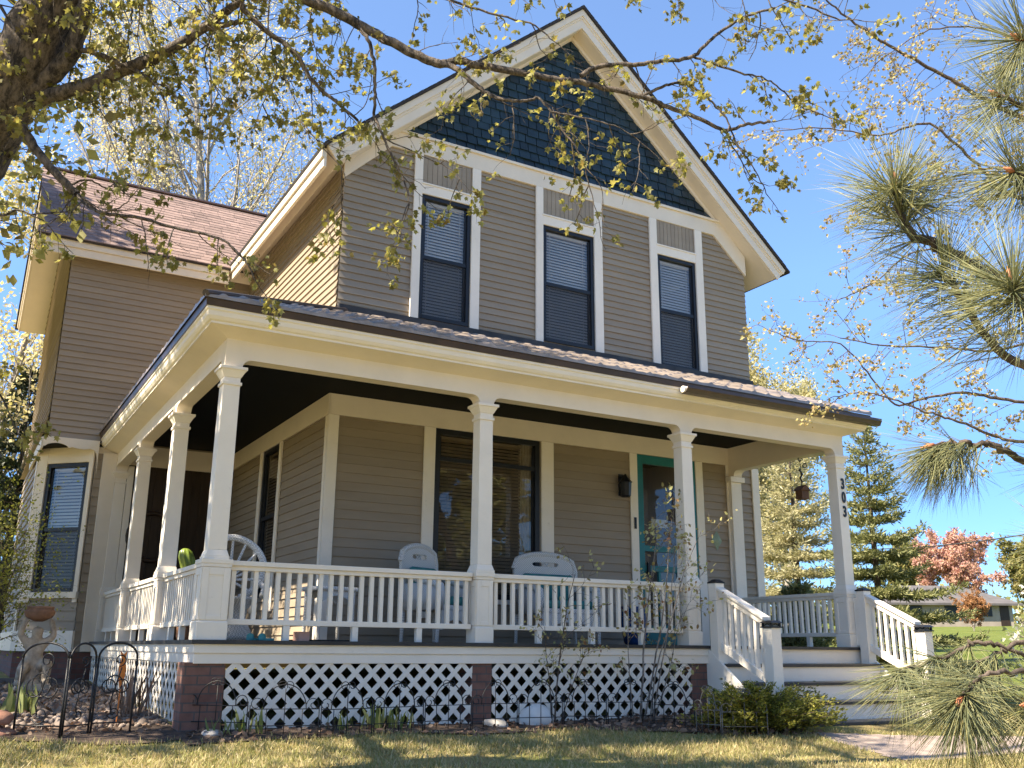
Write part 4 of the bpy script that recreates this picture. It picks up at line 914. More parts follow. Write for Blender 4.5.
# ------------------------------------------------------------------ porch furniture
def ring_panel(mb, outer, hole, y0, y1):
    """flat panel with an opening; outer and hole are loops of equal length in (x, z)"""
    n = len(outer)
    for k in range(n):
        a, b, c, d = outer[k], outer[(k+1) % n], hole[(k+1) % n], hole[k]
        P = [(a[0], y0, a[1]), (b[0], y0, b[1]), (c[0], y0, c[1]), (d[0], y0, d[1]), (a[0], y1, a[1]), (b[0], y1, b[1]), (c[0], y1, c[1]), (d[0], y1, d[1])]
        mb.add(P, [(0, 1, 2, 3), (7, 6, 5, 4), (0, 4, 5, 1), (3, 2, 6, 7)])
def wicker_chair(label, w, loc, rot, cush=True):
    """armchair facing local -y > back, seat, arm, skirt, leg, cushion"""
    t = thing('wicker_armchair', label, 'armchair', loc, rot, 'white wicker chairs on the porch'); h = w/2; yb = .28
    def top(x): s = abs(x)/h; return 1.115-.10*s**2.2-(.10 if s > .93 else 0)*((s-.93)/.07)
    outer = []; n = 36
    xs_ = np.linspace(-h, h, 19)
    loop = [(x, top(x)) for x in xs_]+[(h, .8), (h*.97, .6), (h*.95, .42)]+[(x, .40) for x in np.linspace(h*.9, -h*.9, 9)]+[(-h*.95, .42), (-h*.97, .6), (-h, .8)]
    cx0, cz0 = 0, .985; hole = []
    for (x, z) in loop:
        a = math.atan2(z-cz0, (x-cx0)*.5); hole.append((cx0+.14*(w/.62)*math.cos(a), cz0+.046*math.sin(a)*(1+.3*math.cos(2*a))))
    mb = MB(); ring_panel(mb, loop, hole, yb-.02, yb+.02); mb.tube([(x, yb, z) for x, z in loop[:22]], .035, 8)
    mb.tube([(h_[0], yb-.012, h_[1]) for h_ in hole]+[(hole[0][0], yb-.012, hole[0][1])], .010, 6)
    mb.tube([(-.05, yb, cz0-.03), (0, yb, cz0+.02), (.05, yb, cz0-.03)], .009, 6); mb.tube([(-.06, yb, cz0+.03), (0, yb, cz0-.02), (.06, yb, cz0+.03)], .009, 6)
    mb.build('back', M['wicker'], t, world=False)
    mb = MB(); mb.box(-h+.05, h-.05, -.30, yb-.021, .36, .42); mb.build('seat', M['wicker'], t, world=False, bevel=.015)
    mb = MB(); z0, z1 = .16, .359; pts = [(-h+.05, z1), (-h+.05, z0-.02)]+[(-h+.12+(w-.24)*i/12, z0+.10*math.sin(PI*i/12)**.6) for i in range(13)]+[(h-.05, z0-.02), (h-.05, z1)]
    mb.prism(pts, 'y', -.31, -.28); mb.build('skirt', M['wicker'], t, world=False)
    for s in (-1, 1):
        x = s*(h-.02); mb = MB(); mb.tube([(x, yb, .80), (x, .0, .70), (x, -.22, .665), (x, -.31, .62), (x, -.33, .52), (x, -.31, .36)], [.03, .045, .05, .05, .045, .04], 10)
        mb.box(x-.015, x+.015, -.29, yb-.03, .36, .66); mb.build('arm', M['wicker'], t, world=False, smooth=True)
        for yy in (-.28, yb-.03):
            mb = MB(); mb.tube([(x-s*.02, yy, .36), (x, yy, .0)], [.026, .02], 8); mb.build('leg', M['wicker'], t, world=False)
    if cush:
        mb = MB(); mb.box(-h+.07, h-.07, -.27, yb-.04, .421, .52); mb.box(-h+.09, h-.09, yb-.12, yb-.035, .53, .86); mb.build('cushion', M['tealcloth'], t, world=False, bevel=.035)
    return t
wicker_chair('white wicker armchair with sloping top just left of the second porch column', .62, (2.93, 1.40, 0), math.radians(24))
wicker_chair('wide white wicker loveseat chair in front of the right half of the big window', .92, (4.60, 1.42, 0), 0)
wicker_chair('white wicker chair far down the left side of the porch', .60, (.85, 5.6, 0), math.radians(-80), cush=False)
pk = thing('peacock_chair', 'white wicker peacock chair with round spoked back behind the corner column', 'peacock chair', (.42, .80, 0), math.radians(8))
mb = MB(); rim = [(.30*math.cos(math.radians(a)), .02-.10*abs(math.cos(math.radians(a)))**2, .69+.30*math.sin(math.radians(a))) for a in range(-70, 251, 10)]
mb.tube(rim, .034, 8)
inr = [(.23*math.cos(math.radians(a)), .02-.08*abs(math.cos(math.radians(a)))**2, .69+.23*math.sin(math.radians(a))) for a in range(-70, 251, 10)]
for a in range(-50, 231, 28): c_, s_2 = math.cos(math.radians(a)), math.sin(math.radians(a)); mb.tube([(.05*c_, .03, .60+.05*s_2), (.27*c_, .02-.09*c_*c_, .69+.27*s_2)], .013, 6)
mb.build('back', M['wicker'], pk, world=False)
mb = MB(); mb.lathe([(.26, .0), (.25, .05), (.17, .2), (.18, .3), (.25, .38), (.26, .41), (.0, .42)], 20); mb.build('base', M['wicker'], pk, world=False, smooth=True)
mb = MB(); mb.tube([(-.27, -.02, .58), (-.30, -.14, .5), (-.24, -.22, .42)], .03); mb.build('arm', M['wicker'], pk, world=False, smooth=True)
mb = MB(); mb.tube([(.27, -.02, .58), (.30, -.14, .5), (.24, -.22, .42)], .03); mb.build('arm', M['wicker'], pk, world=False, smooth=True)
tb = thing('wicker_table', 'low white wicker table between the peacock chair and the armchair', 'table', (1.62, 1.30, 0), .2)
mb = MB(); mb.box(-.24, .24, -.17, .17, .535, .575); mb.tube([(-.24, -.17, .55), (.24, -.17, .55), (.24, .17, .55), (-.24, .17, .55), (-.24, -.17, .55)], .022); mb.build('tabletop', M['wicker'], tb, world=False)
mb = MB()
for s in (-1, 1): mb.prism([(-.22, .534), (-.22, .40)]+[(-.20+.40*i/10, .40+.08*math.sin(PI*i/10)) for i in range(11)]+[(.22, .40), (.22, .534)], 'y', s*.15-.01, s*.15+.01)
mb.box(-.18, .18, -.13, .13, .16, .19); mb.build('shelf', M['wicker'], tb, world=False)
for sx in (-1, 1):
    for sy in (-1, 1): mb = MB(); mb.tube([(sx*.20, sy*.14, .534), (sx*.21, sy*.15, 0)], .02); mb.build('leg', M['wicker'], tb, world=False)
# green cactus shaped planter ornament on the side
ct = thing('cactus_ornament', 'ribbed green two armed cactus ornament behind the side rail', 'ornament', (.42, 2.55, 0))
def ribbed(c, prof, n=40, k=9):
    mb = MB(); vs = []; fs = []
    for (r, z, ox) in prof:
        for i in range(n): a = 2*PI*i/n; rr = r*(1+.07*math.cos(k*a)); vs.append((c[0]+ox+rr*math.cos(a), c[1]+rr*math.sin(a), c[2]+z))
    for j in range(len(prof)-1):
        for i in range(n): fs.append((j*n+i, j*n+(i+1) % n, (j+1)*n+(i+1) % n, (j+1)*n+i))
    fs.append([(len(prof)-1)*n+i for i in range(n)]); mb.add(vs, fs); return mb
ribbed((0, 0, 0), [(.04, .42, .03), (.06, .58, .02), (.075, .70, -.02), (.085, .82, -.055), (.085, .92, -.085), (.068, .99, -.10), (.03, 1.02, -.105)]).build('stem', M['cactus'], ct, world=False, smooth=True)
ribbed((.06, 0, 0), [(.035, .62, -.04), (.06, .72, .0), (.068, .83, .05), (.068, .92, .11), (.055, .98, .155), (.02, 1.0, .175)], k=7).build('stem', M['cactus'], ct, world=False, smooth=True)
mb = MB(); mb.lathe([(.10, 0), (.12, .05), (.14, .40), (.15, .42), (.13, .43), (.0, .42)], 20); mb.build('pot', M['terracotta'], ct, world=False, smooth=True)
pot = MB(); pot.lathe([(.12, 0), (.15, .05), (.19, .30), (.17, .46), (.19, .50), (.16, .50), (.0, .44)], 22); o = pot.build('planter', M['bluepot'], smooth=True); o.location = (6.02, 1.72, 0); tag(o, 'cobalt blue glazed planter beside the turquoise door', 'planter')
mb = MB(); mb.prism([(1.0, .35), (1.55, .30), (1.6, .8), (1.05, .85)], 'z', .002, .016); o = mb.build('door_mat', M['mat']); tag(o, 'dark mat lying on the porch floor behind the front rail', 'mat')
mb = MB(); mb.box(-.06, .06, -.05, .05, 0, .085); o = mb.build('box', M['pink'], bevel=.006); o.location = (.98, .22, .0); o.rotation_euler[2] = .3; tag(o, 'small pink cardboard box on the floor behind the front rail', 'box')
mb = MB()
mb.lathe([(.045, 0), (.05, .02), (.048, .06), (.03, .085), (.0, .09)], 14); mb.box(-.045, .045, -.16, 0, 0, .03); o = mb.build('clog', M['aqua'], bevel=.012); o.scale = (.75, .75, .75); o.location = (.52, .30, 0); o.rotation_euler[2] = 2.2; tag(o, 'left aqua clog on the floor behind the corner rail', 'shoe', 'pair of aqua clogs')
o2 = o.copy(); COL.objects.link(o2); o2.location = (.62, .27, 0); o2.rotation_euler[2] = 1.9; o2['label'] = 'right aqua clog of the pair, nearer the pink box'
dm = MB(FRONT(0)); dx, dz = 7.875, 1.53
dm.add([(dx, .018, dz+.15), (dx+.10, .018, dz), (dx, .018, dz-.15), (dx-.10, .018, dz), (dx, .06, dz)], [(0, 1, 4), (1, 2, 4), (2, 3, 4), (3, 0, 4), (0, 3, 2, 1)])
o = dm.build('wall_ornament', M['verdigris']); tag(o, 'pale green faceted diamond hanging on the siding right of the door', 'wall ornament')
# dark round wreath on the wing wall
wr = MB(WFRONT(.05)); wr.tube([(.62+.36*math.cos(2*PI*i/28), .0, 1.55+.36*math.sin(2*PI*i/28)) for i in range(29)], .035, 8); o = wr.build('wreath', M['woodbrown'], smooth=True); tag(o, 'large dark twig ring hanging on the shaded wing wall of the porch', 'wreath')
# hanging feeder in the right end opening
fd = thing('bird_feeder', 'brown wooden feeder hanging from the beam at the right end of the porch', 'bird feeder', (8.25, .72, 2.0))
mb = MB(); mb.tube([(0, 0, .56), (0, 0, .16)], .006); mb.tube(spiral(.0, .56, .05, .01, 0, 400), .006, 6); mb.tube(spiral(.09, .50, .05, .012, 180, 560), .007, 6); mb.tube([(-.03, 0, .42), (.03, 0, .36), (-.02, 0, .3), (.02, 0, .24)], .014, 6); mb.build('hanger', M['iron'], fd, world=False)
mb = MB(); mb.box(-.07, .07, -.06, .06, 0, .13); mb.prism([(-.10, .12), (0, .20), (.10, .12)], 'y', -.08, .08); mb.build('body', M['feeder'], fd, world=False, bevel=.004)

# ------------------------------------------------------------------ foreground maple at the left, its boughs over the picture
TW = dict(seg=[.05, .05], wob=[.16, .2], up=[-.012, -.01], taper=[.5, .4], n=[4, 0], lo=[.2, 0], ang=[(30, 75), (30, 70)], len=[(.3, .6), (.3, .6)], shrink=[.25, 0], rr=[.6, .6], rmin=.0016)
def twigs(path, rad, step, L, polys, anch, down=.25, lo=0.05, r0=.0045, prob=1.0):
    path = np.asarray(path, float); seg = np.linalg.norm(np.diff(path, axis=0), axis=1); cum = np.concatenate([[0], np.cumsum(seg)]); s = lo*cum[-1]
    while s < cum[-1]:
        if rng.random() < prob:
            i = min(np.searchsorted(cum, s, 'right')-1, len(seg)-1); t = (s-cum[i])/max(seg[i], 1e-6); p = path[i]*(1-t)+path[i+1]*t; ax = norm(path[i+1]-path[i])
            side = norm(np.cross(ax, rng.normal(size=3))); d = norm(ax*rng.uniform(.1, .8)+side+np.array([0, 0, -down]))
            pl, an = grow(p, d, rng.uniform(.55, 1.25)*L, r0*rng.uniform(.7, 1.2), TW); polys += pl; anch += an[-1:] if False else an
        s += step*rng.uniform(.5, 1.5)
    pl = norm(path[-1]-path[-2]); a, b = grow(path[-1], pl, L*.8, min(r0, rad[-1]), TW); polys += a; anch += b
def smooth_path(P, k=6, jit=.01):
    P = np.asarray(P, float); n = len(P); out = []
    for i in range(n-1):
        p0, p1, p2, p3 = P[max(i-1, 0)], P[i], P[i+1], P[min(i+2, n-1)]
        for j in range(k):
            t = j/k; out.append(.5*((2*p1)+(-p0+p2)*t+(2*p0-5*p1+4*p2-p3)*t*t+(-p0+3*p1-3*p2+p3)*t**3))
    out.append(P[-1]); out = np.array(out); out[1:-1] += rng.normal(0, jit, (len(out)-2, 3)); return out
def limb(uvd, r0, r1, jit=.0028):
    P = smooth_path([at(d, u, v) for u, v, d in uvd], 6, jit); return P, np.linspace(r0, r1, len(P))
mp = thing('maple_tree', 'big rough barked maple with young leaves arching over the lawn from the left', 'tree', (-3.9, -2.7, gz(-3.9, -2.7)))
base = np.array([-3.9, -2.7, gz(-3.9, -2.7)-.1]); fork = at(6.5, -45, 175)
trunk_paths = []; twp = []; anc = []; KEEP = []
P = smooth_path([base, base+np.array([.1, .03, .6]), base+(fork-base)*np.array([.35, .4, .5])+np.array([0, 0, .1]), fork, at(6.5, 4, 92), at(6.55, 44, 22), at(6.6, 72, -30), at(6.8, 105, -120), at(7.1, 130, -260), at(7.4, 170, -420)], 6, .012)
Rr = np.interp(np.linspace(0, 1, len(P)), [0, .06, .2, .45, .6, .75, 1], [.34, .27, .23, .20, .185, .12, .05]); trunk_paths.append((P, Rr, 0))
L_ = []
L_.append(limb([(-15, 132, 6.5), (20, 108, 6.5), (50, 96, 6.5), (85, 86, 6.5), (130, 67, 6.5), (160, 55, 6.5), (183, 42, 6.5), (205, 26, 6.5), (228, 10, 6.5), (246, -6, 6.5), (262, -40, 6.6)], .060, .020)+(.10, .50, .3))
L_.append(limb([(-10, 125, 6.5), (25, 98, 6.5), (45, 80, 6.5), (68, 58, 6.5), (78, 32, 6.5), (86, 4, 6.5), (95, -40, 6.6)], .075, .045)+(.16, .45, .2))
L_.append(limb([(66, 55, 6.5), (80, 50, 6.5), (104, 56, 6.4), (122, 66, 6.4)], .022, .014)+(.3, .3, .2))
L_.append(limb([(130, 67, 6.5), (146, 76, 6.45), (158, 88, 6.4), (166, 104, 6.4)], .016, .006)+(.12, .40, .3))
L_.append(limb([(196, 30, 6.5), (228, 24, 6.5), (242, 22, 6.5)], .022, .016)+(.12, .4, .3))
L_.append(limb([(8, 112, 6.5), (22, 128, 6.4), (40, 155, 6.35), (58, 176, 6.3), (77, 194, 6.3)], .034, .024)+(.16, .35, .2))
L_.append(limb([(77, 194, 6.3), (90, 206, 6.3), (104, 213, 6.25), (140, 218, 6.2), (175, 228, 6.2), (215, 237, 6.2), (233, 248, 6.15), (246, 262, 6.1), (255, 280, 6.1)], .014, .005)+(.15, .30, .55))
L_.append(limb([(77, 194, 6.3), (84, 203, 6.2), (100, 212, 6.1), (122, 206, 6.1), (132, 196, 6.1)], .008, .003)+(.16, .30, .5))
L_.append(limb([(70, 186, 6.3), (88, 180, 6.4), (110, 190, 6.5), (140, 196, 6.6)], .008, .003)+(.2, .3, .4))
L_.append(limb([(233, -12, 6.5), (244, 10, 6.5), (268, 32, 6.5), (295, 53, 6.5), (304, 68, 6.5), (316, 85, 6.5), (340, 105, 6.5), (358, 121, 6.5)], .022, .009)+(.10, .50, .4))
L_.append(limb([(225, -75, 6.6), (265, -25, 6.5), (300, -3, 6.5), (335, 12, 6.5), (370, 31, 6.5), (414, 54, 6.5), (440, 64, 6.5), (458, 61, 6.5), (476, 65, 6.5), (520, 73, 6.5), (560, 80, 6.55), (587, 84, 6.6), (642, 97, 6.6), (664, 105, 6.65), (700, 119, 6.7), (724, 130, 6.7), (748, 124, 6.7), (770, 122, 6.75)], .040, .009)+(.24, .34, .35))
L_.append(limb([(436, 62, 6.5), (455, 68, 6.45), (470, 80, 6.4), (486, 93, 6.35), (498, 98, 6.3), (520, 101, 6.3), (538, 98, 6.3)], .022, .008)+(.14, .38, .6))
L_.append(limb([(538, 98, 6.3), (552, 112, 6.25), (562, 130, 6.25), (578, 150, 6.2), (588, 180, 6.2), (594, 205, 6.2)], .008, .003)+(.16, .42, .45))
L_.append(limb([(552, 112, 6.25), (585, 118, 6.2), (620, 128, 6.2), (650, 150, 6.2)], .006, .003)+(.15, .34, .45))
L_.append(limb([(580, 76, 6.55), (600, 66, 6.6), (639, 64, 6.6), (664, 61, 6.65), (692, 57, 6.7), (706, 44, 6.7), (727, 27, 6.7), (748, 16, 6.7), (775, 8, 6.7)], .018, .008)+(.20, .36, .3))
L_.append(limb([(694, 57, 6.7), (720, 66, 6.7), (745, 74, 6.7), (764, 78, 6.7), (782, 90, 6.7), (800, 106, 6.75), (830, 118, 6.8)], .009, .003)+(.14, .36, .3))
L_.append(limb([(664, 86, 6.65), (682, 83, 6.7), (700, 92, 6.7), (712, 103, 6.7), (726, 118, 6.7), (738, 145, 6.7), (756, 172, 6.7), (768, 196, 6.7)], .010, .003)+(.3, .28, .2))
L_.append(limb([(640, 97, 6.6), (664, 86, 6.65)], .012, .010)+(.5, .3, .2))
L_.append(limb([(724, 130, 6.7), (735, 150, 6.7), (752, 178, 6.7), (770, 186, 6.7)], .006, .002)+(.4, .2, .2))
L_.append(limb([(352, 22, 6.5), (366, 36, 6.45), (374, 60, 6.4), (375, 90, 6.4), (374, 116, 6.4)], .014, .010)+(.16, .36, .4))
L_.append(limb([(374, 116, 6.4), (384, 138, 6.35), (393, 158, 6.3), (402, 176, 6.3), (409, 205, 6.25), (398, 232, 6.25)], .010, .003)+(.14, .38, .6))
L_.append(limb([(384, 138, 6.35), (420, 155, 6.3), (445, 166, 6.3), (462, 182, 6.25)], .005, .002)+(.2, .3, .5))
L_.append(limb([(300, 120, 6.4), (325, 150, 6.3), (345, 175, 6.3), (340, 215, 6.25)], .005, .002)+(.22, .34, .5))
# boughs just above the frame whose twigs hang into it
L_.append(limb([(110, -110, 6.8), (180, -60, 6.7), (260, -40, 6.6), (340, -35, 6.5), (420, -40, 6.5), (500, -30, 6.5), (560, -38, 6.6)], .03, .01)+(.26, .55, .8))
L_.append(limb([(40, -60, 6.3), (100, -30, 6.2), (160, -18, 6.2), (215, -15, 6.2)], .02, .01)+(.08, .6, .9))
L_.append(limb([(205, -30, 7.0), (215, 20, 7.0), (205, 60, 6.9), (222, 100, 6.9)], .007, .003)+(.09, .45, .3))
L_.append(limb([(275, -30, 7.0), (268, 20, 7.0), (276, 70, 6.9), (262, 105, 6.9)], .007, .003)+(.10, .45, .3))
L_.append(limb([(120, -30, 7.0), (132, 10, 7.0), (128, 45, 6.9), (140, 85, 6.9)], .007, .003)+(.10, .45, .3))
L_.append(limb([(320, -30, 6.9), (310, 20, 6.9), (318, 60, 6.8)], .007, .003)+(.12, .4, .3))
L_.append(limb([(600, -60, 6.7), (680, -25, 6.6), (740, -14, 6.5), (800, 4, 6.5), (840, 20, 6.5)], .014, .005)+(.16, .40, .5))
L_.append(limb([(360, -40, 6.5), (420, -10, 6.5), (480, 10, 6.5), (530, 24, 6.5), (552, 40, 6.5)], .012, .004)+(.20, .34, .4))
L_.append(limb([(-60, 170, 6.5), (-30, 200, 6.3), (0, 215, 6.2), (20, 210, 6.2), (45, 222, 6.2)], .014, .004)+(.08, .34, .4))
L_.append(limb([(-60, 170, 6.5), (-50, 320, 6.2), (-20, 380, 6.1), (0, 395, 6.1), (16, 430, 6.1)], .014, .004)+(.2, .26, .3))
for Pp, rad, step, LL, dn in L_:
    trunk_paths.append((Pp, rad, 1)); a0 = len(anc); twigs(Pp, rad, step, LL, twp, anc, dn)
    c_ = Pp.mean(0)-CAM; u_ = 512+FPX*(c_@RT)/(c_@_fw); v_ = 384-FPX*(c_@UP)/(c_@_fw); KEEP += [(.50 if v_ < 120 else .28) if u_ < 330 else .27 if 395 < u_ < 700 else .40]*(len(anc)-a0)
# the rest of the crown, out of the frame: it throws the dappled shade
PC = dict(seg=[.3, .2, .12, .1], wob=[.10, .14, .2, .25], up=[.03, .02, .0, -.01], taper=[.35, .35, .4, .4], n=[9, 7, 4, 0], lo=[.25, .2, .2, 0], ang=[(35, 70), (30, 70), (30, 70), (30, 70)], len=[(.4, .7), (.4, .65), (.35, .6), (.3, .5)], shrink=[.4, .3, .2, 0], rr=[.5, .5, .5, .5], rmin=.003)
big = []
for st_, d_, l_, r_ in ((at(7.4, 170, -420), (.5, .2, .7), 3.4, .05), (at(7.1, 130, -260), (-.6, .5, .7), 3.4, .06), (fork, (-.75, .1, .8), 4.2, .11), (fork+np.array([-.1, 0, -.2]), (-.5, .9, .75), 4.2, .10), (fork, (-.4, -.8, .8), 3.8, .09), (at(6.3, 30, -200), (.1, .9, .8), 3.4, .05)):
    pl, an = grow(st_, d_, l_, r_, PC); big += pl; a_ = an
    anc_big = globals().setdefault('ANC', []); anc_big += an
trunk_polys = trunk_paths+[(p, r, lv+2) for p, r, lv in twp]+[(p, r, min(lv+1, 4)) for p, r, lv in big]
tree_mesh(mp, trunk_polys, M['bark'], (14, 9, 4, 4, 3, 3))
A = np.array([a[0] for a in anc]); D = np.array([a[1] for a in anc]); keep = rng.random(len(A)) < np.array(KEEP); A, D = A[keep], D[keep]
A = np.repeat(A, 5, 0); D = np.repeat(D, 5, 0); N = len(A); yd = D*.3+rng.normal(0, .7, (N, 3))+np.array([0, 0, -.75])
V1, F1 = scatter(MAPLE, MAPLE_F, A+rng.normal(0, .024, (N, 3)), yd, rng.uniform(.023, .054, N))
A2 = np.array([a[0] for a in ANC]); A2 = A2[rng.random(len(A2)) < np.where(A2[:, 1] > -1.6, .95, .22)]
ok = np.array([not (-30 < 512+FPX*((p-CAM)@RT)/((p-CAM)@_fw) < 1060 and -30 < 384-FPX*((p-CAM)@UP)/((p-CAM)@_fw) < 800) for p in A2]); A2 = A2[ok]
A2 = np.repeat(A2, np.where(A2[:, 1] > -1.6, 7, 3), 0); N = len(A2); V2, F2 = scatter(OVAL, OVAL_F, A2+rng.normal(0, .05, (N, 3)), rng.normal(0, .8, (N, 3))+np.array([0, 0, -.5]), rng.uniform(.06, .11, N))
np_mesh('crown', np.concatenate([V1, V2]), np.concatenate([F1, F2+len(V1)]), M['maple'], mp)
print('maple', len(F1), len(F2), len(trunk_polys))

# ------------------------------------------------------------------ other trees
DEC = dict(seg=[.8, .45, .28, .2], wob=[.05, .10, .15, .2], up=[.03, .05, .05, .03], taper=[.2, .25, .3, .4], n=[16, 9, 5, 0], lo=[.15, .15, .15, 0], ang=[(20, 50), (20, 55), (25, 60), (30, 70)], len=[(.35, .55), (.3, .55), (.3, .5), (.3, .5)], shrink=[.5, .35, .2, 0], rr=[.45, .5, .5, .5], rmin=.006)
def deciduous(name, label, x, y, h, mat, barkm, k, size, r=None, spread=.12, P=None, keep=1, lean=(0, 0), group=None):
    z = gz(x, y); t = thing(name, label, 'tree', (x, y, z), 0, group); pr = dict(DEC); s = h/14
    pr['seg'] = [v*s for v in DEC['seg']]
    pr.update(P or {})
    pl, an = grow((x, y, z-.2), (lean[0], lean[1], 1), h, r or h*.016, pr); tree_mesh(t, pl, barkm, (8, 5, 3, 3)); leaves_on(t, an, mat, k, spread, size, keep=keep); return t
rng = np.random.default_rng(77)
q = at(27, 196, 620); deciduous('maple_tree', 'tall bare branched tree with pale yellow bloom rising behind the wing roof', q[0], q[1], 19.5, M['maplebloom'], M['greybark'], 4, (.05, .12), spread=.25, P=dict(up=[.02, .07, .06, .04], wob=[.02, .06, .12, .2], ang=[(25, 52), (15, 45), (25, 60), (30, 70)], n=[34, 11, 7, 0], len=[(.42, .66), (.3, .55), (.3, .5), (.3, .5)], lo=[.12, .15, .15, 0]))
q = at(33, 90, 620); deciduous('maple_tree', 'slender pale blooming tree at the left edge behind the wing gable', q[0], q[1], 14, M['maplebloom'], M['greybark'], 3, (.06, .12), spread=.26, P=dict(up=[.03, .07, .06, .04]))
q = at(24, -10, 640); deciduous('maple_tree', 'small blooming tree beyond the left picture edge', q[0], q[1], 11, M['maplebloom'], M['greybark'], 4, (.08, .16), spread=.2)
q = at(31, 768, 640); deciduous('birch_tree', 'yellow leaved birch rising above the right end of the porch roof', q[0], q[1], 9.3, M['birch'], M['greybark'], 5, (.08, .16), spread=.2, P=dict(up=[.02, .10, .02, -.06], n=[26, 9, 5, 0], len=[(.25, .42), (.3, .5), (.35, .55), (.3, .5)]))
q = at(34, 788, 640); deciduous('birch_tree', 'pale thin birch behind the right end opening of the porch', q[0], q[1], 9.8, M['birch'], M['greybark'], 4, (.08, .16), spread=.2, P=dict(up=[.02, .10, .02, -.06], n=[24, 9, 5, 0], len=[(.25, .42), (.3, .5), (.35, .55), (.3, .5)]))
rng = np.random.default_rng(78)
q = (-8.0, 6.9); deciduous('maple_tree', 'shade tree standing left of the house beyond the picture edge', q[0], q[1], 12.0, M['maple'], M['bark'], 8, (.11, .21), spread=.32, P=dict(up=[.03, .02, .0, .0], ang=[(40, 80), (30, 60), (30, 60), (30, 70)], len=[(.26, .36), (.35, .6), (.3, .5), (.3, .5)], n=[34, 10, 6, 0], lo=[.35, .2, .15, 0], shrink=[.25, .35, .2, 0]))
q = (-7.2, 2.4); deciduous('added_shade_tree', 'broad unseen tree added left of the porch to shade it', q[0], q[1], 13.0, M['maple'], M['bark'], 9, (.10, .19), spread=.24, P=dict(up=[.03, .02, .0, .0], ang=[(40, 80), (30, 60), (30, 60), (30, 70)]))  # unseen tree, added to shade the porch side and the wing wall
def spruce(name, label, x, y, h, w, mat, seed, dens=1.0, nl=.10, group=None, z0=.02):
    """conifer: whorls of drooping boughs, each with side sprays covered in needle tufts"""
    z = gz(x, y); t = thing(name, label, 'tree', (x, y, z), 0, group); polys = [(np.array([[x, y, z-.2], [x, y, z+h*.5], [x, y, z+h]]), np.array([h*.02, h*.011, .008]), 0)]; A = []; D = []
    zz = h*z0+.15
    while zz < h*.985:
        f = 1-zz/h; L = w*(f**.85)*rng.uniform(.8, 1.1)+.06; n = max(4, int(8*f+3))
        a0 = rng.uniform(0, 6)
        for i in range(n):
            a = a0+2*PI*i/n+rng.normal(0, .15); l = L*rng.uniform(.7, 1.12); k = 9; s = np.linspace(0, 1, k)
            el = np.interp(zz/h, [0, .6, 1], [-.25, .1, .9]); zc = zz+rng.normal(0, .04)+l*(el*s-.18*s**1+.30*s**2.2)
            P = np.stack([x+np.cos(a)*l*s, y+np.sin(a)*l*s, z+zc], -1); polys.append((P, np.linspace(.012+.012*f, .003, k), 1))
            ns = max(3, int(l/.11)); 
            for j in range(ns):
                u = (j+.6)/ns; p = np.array([np.interp(u, s, P[:, c]) for c in range(3)]); sl = l*.42*(1-u)*rng.uniform(.6, 1.1)+.10
                for sg in (-1, 1):
                    b = a+sg*rng.uniform(.6, 1.1); m_n = max(2, int(sl/.07*dens))
                    tt = np.linspace(.12, 1, m_n); Q = p+np.stack([np.cos(b)*sl*tt, np.sin(b)*sl*tt, -.10*sl*tt+rng.normal(0, .02)], -1)
                    A.append(Q); D.append(np.repeat(np.array([[np.cos(b), np.sin(b), .15]]), m_n, 0))
            A.append(P[2:]); D.append(np.repeat(np.array([[np.cos(a), np.sin(a), .3]]), k-2, 0))
        zz += (.22+.24*f)*h/5
    A = np.concatenate(A); D = np.concatenate(D); tree_mesh(t, polys, M['twig'], (8, 4))
    A = np.repeat(A, 4, 0); D = np.repeat(D, 4, 0); N = len(A); V, F = scatter(np.array([(0, 0, 0), (.13, .5, .03), (0, 1, 0), (-.13, .5, .03)]), np.array([(0, 1, 2, 3)]), A+rng.normal(0, .03, (N, 3)), D+rng.normal(0, .6, (N, 3))+np.array([0, 0, .25]), rng.uniform(.7, 1.5, N)*nl)
    np_mesh('crown', V, F, mat, t); return t
q = at(24, 884, 655); spruce('spruce_tree', 'sunlit yellow green spruce right of the porch end', q[0], q[1], 6.1, 2.55, M['spruce'], 1, nl=.12, dens=1.3)
q = at(27, 803, 655); spruce('spruce_tree', 'lighter spruce seen through the right end of the porch', q[0], q[1], 6.4, 2.5, M['warm_lit_spruce'], 2, nl=.12, dens=1.1)
q = at(16, 800, 655); spruce('spruce_tree', 'small spruce sapling low behind the right porch rail', q[0], q[1], 1.6, .9, M['spruce'], 3)
q = at(23, -8, 660); spruce('spruce_tree', 'dark spruce at the left picture edge behind the bay', q[0], q[1], 7.2, 2.2, M['darkspruce'], 4, nl=.16)
# red tree, ranch house, shrubs far right
def blob_tree(name, label, cat, x, y, h, w, mat, n, size, trunkh=.3, zb=0.0, shape=(1, 1, 1)):
    z = gz(x, y)+zb; t = thing(name, label, cat, (x, y, z)); P = dict(DEC); s = h/14; P['seg'] = [v*s for v in DEC['seg']]; P['n'] = [14, 7, 4, 0]; P['ang'] = [(30, 70), (25, 60), (30, 60), (30, 60)]; P['lo'] = [trunkh*.5, .1, .1, 0]; P['len'] = [(.5*w/h*1.2, .75*w/h*1.2), (.4, .6), (.35, .5), (.3, .5)]; P['up'] = [.0, .06, .05, .02]
    pl, an = grow((x, y, z-.1), (0, 0, 1), h, h*.02, P); tree_mesh(t, pl, M['greybark'], (6, 4, 3, 3)); leaves_on(t, an, mat, n, h*.03, size); return t
q = at(118, 968, 640); blob_tree('maple_tree', 'round red leaved tree behind the ranch house', 'tree', q[0], q[1], 7.4, 11.0, M['redmaple'], 12, (.2, .46), .06)
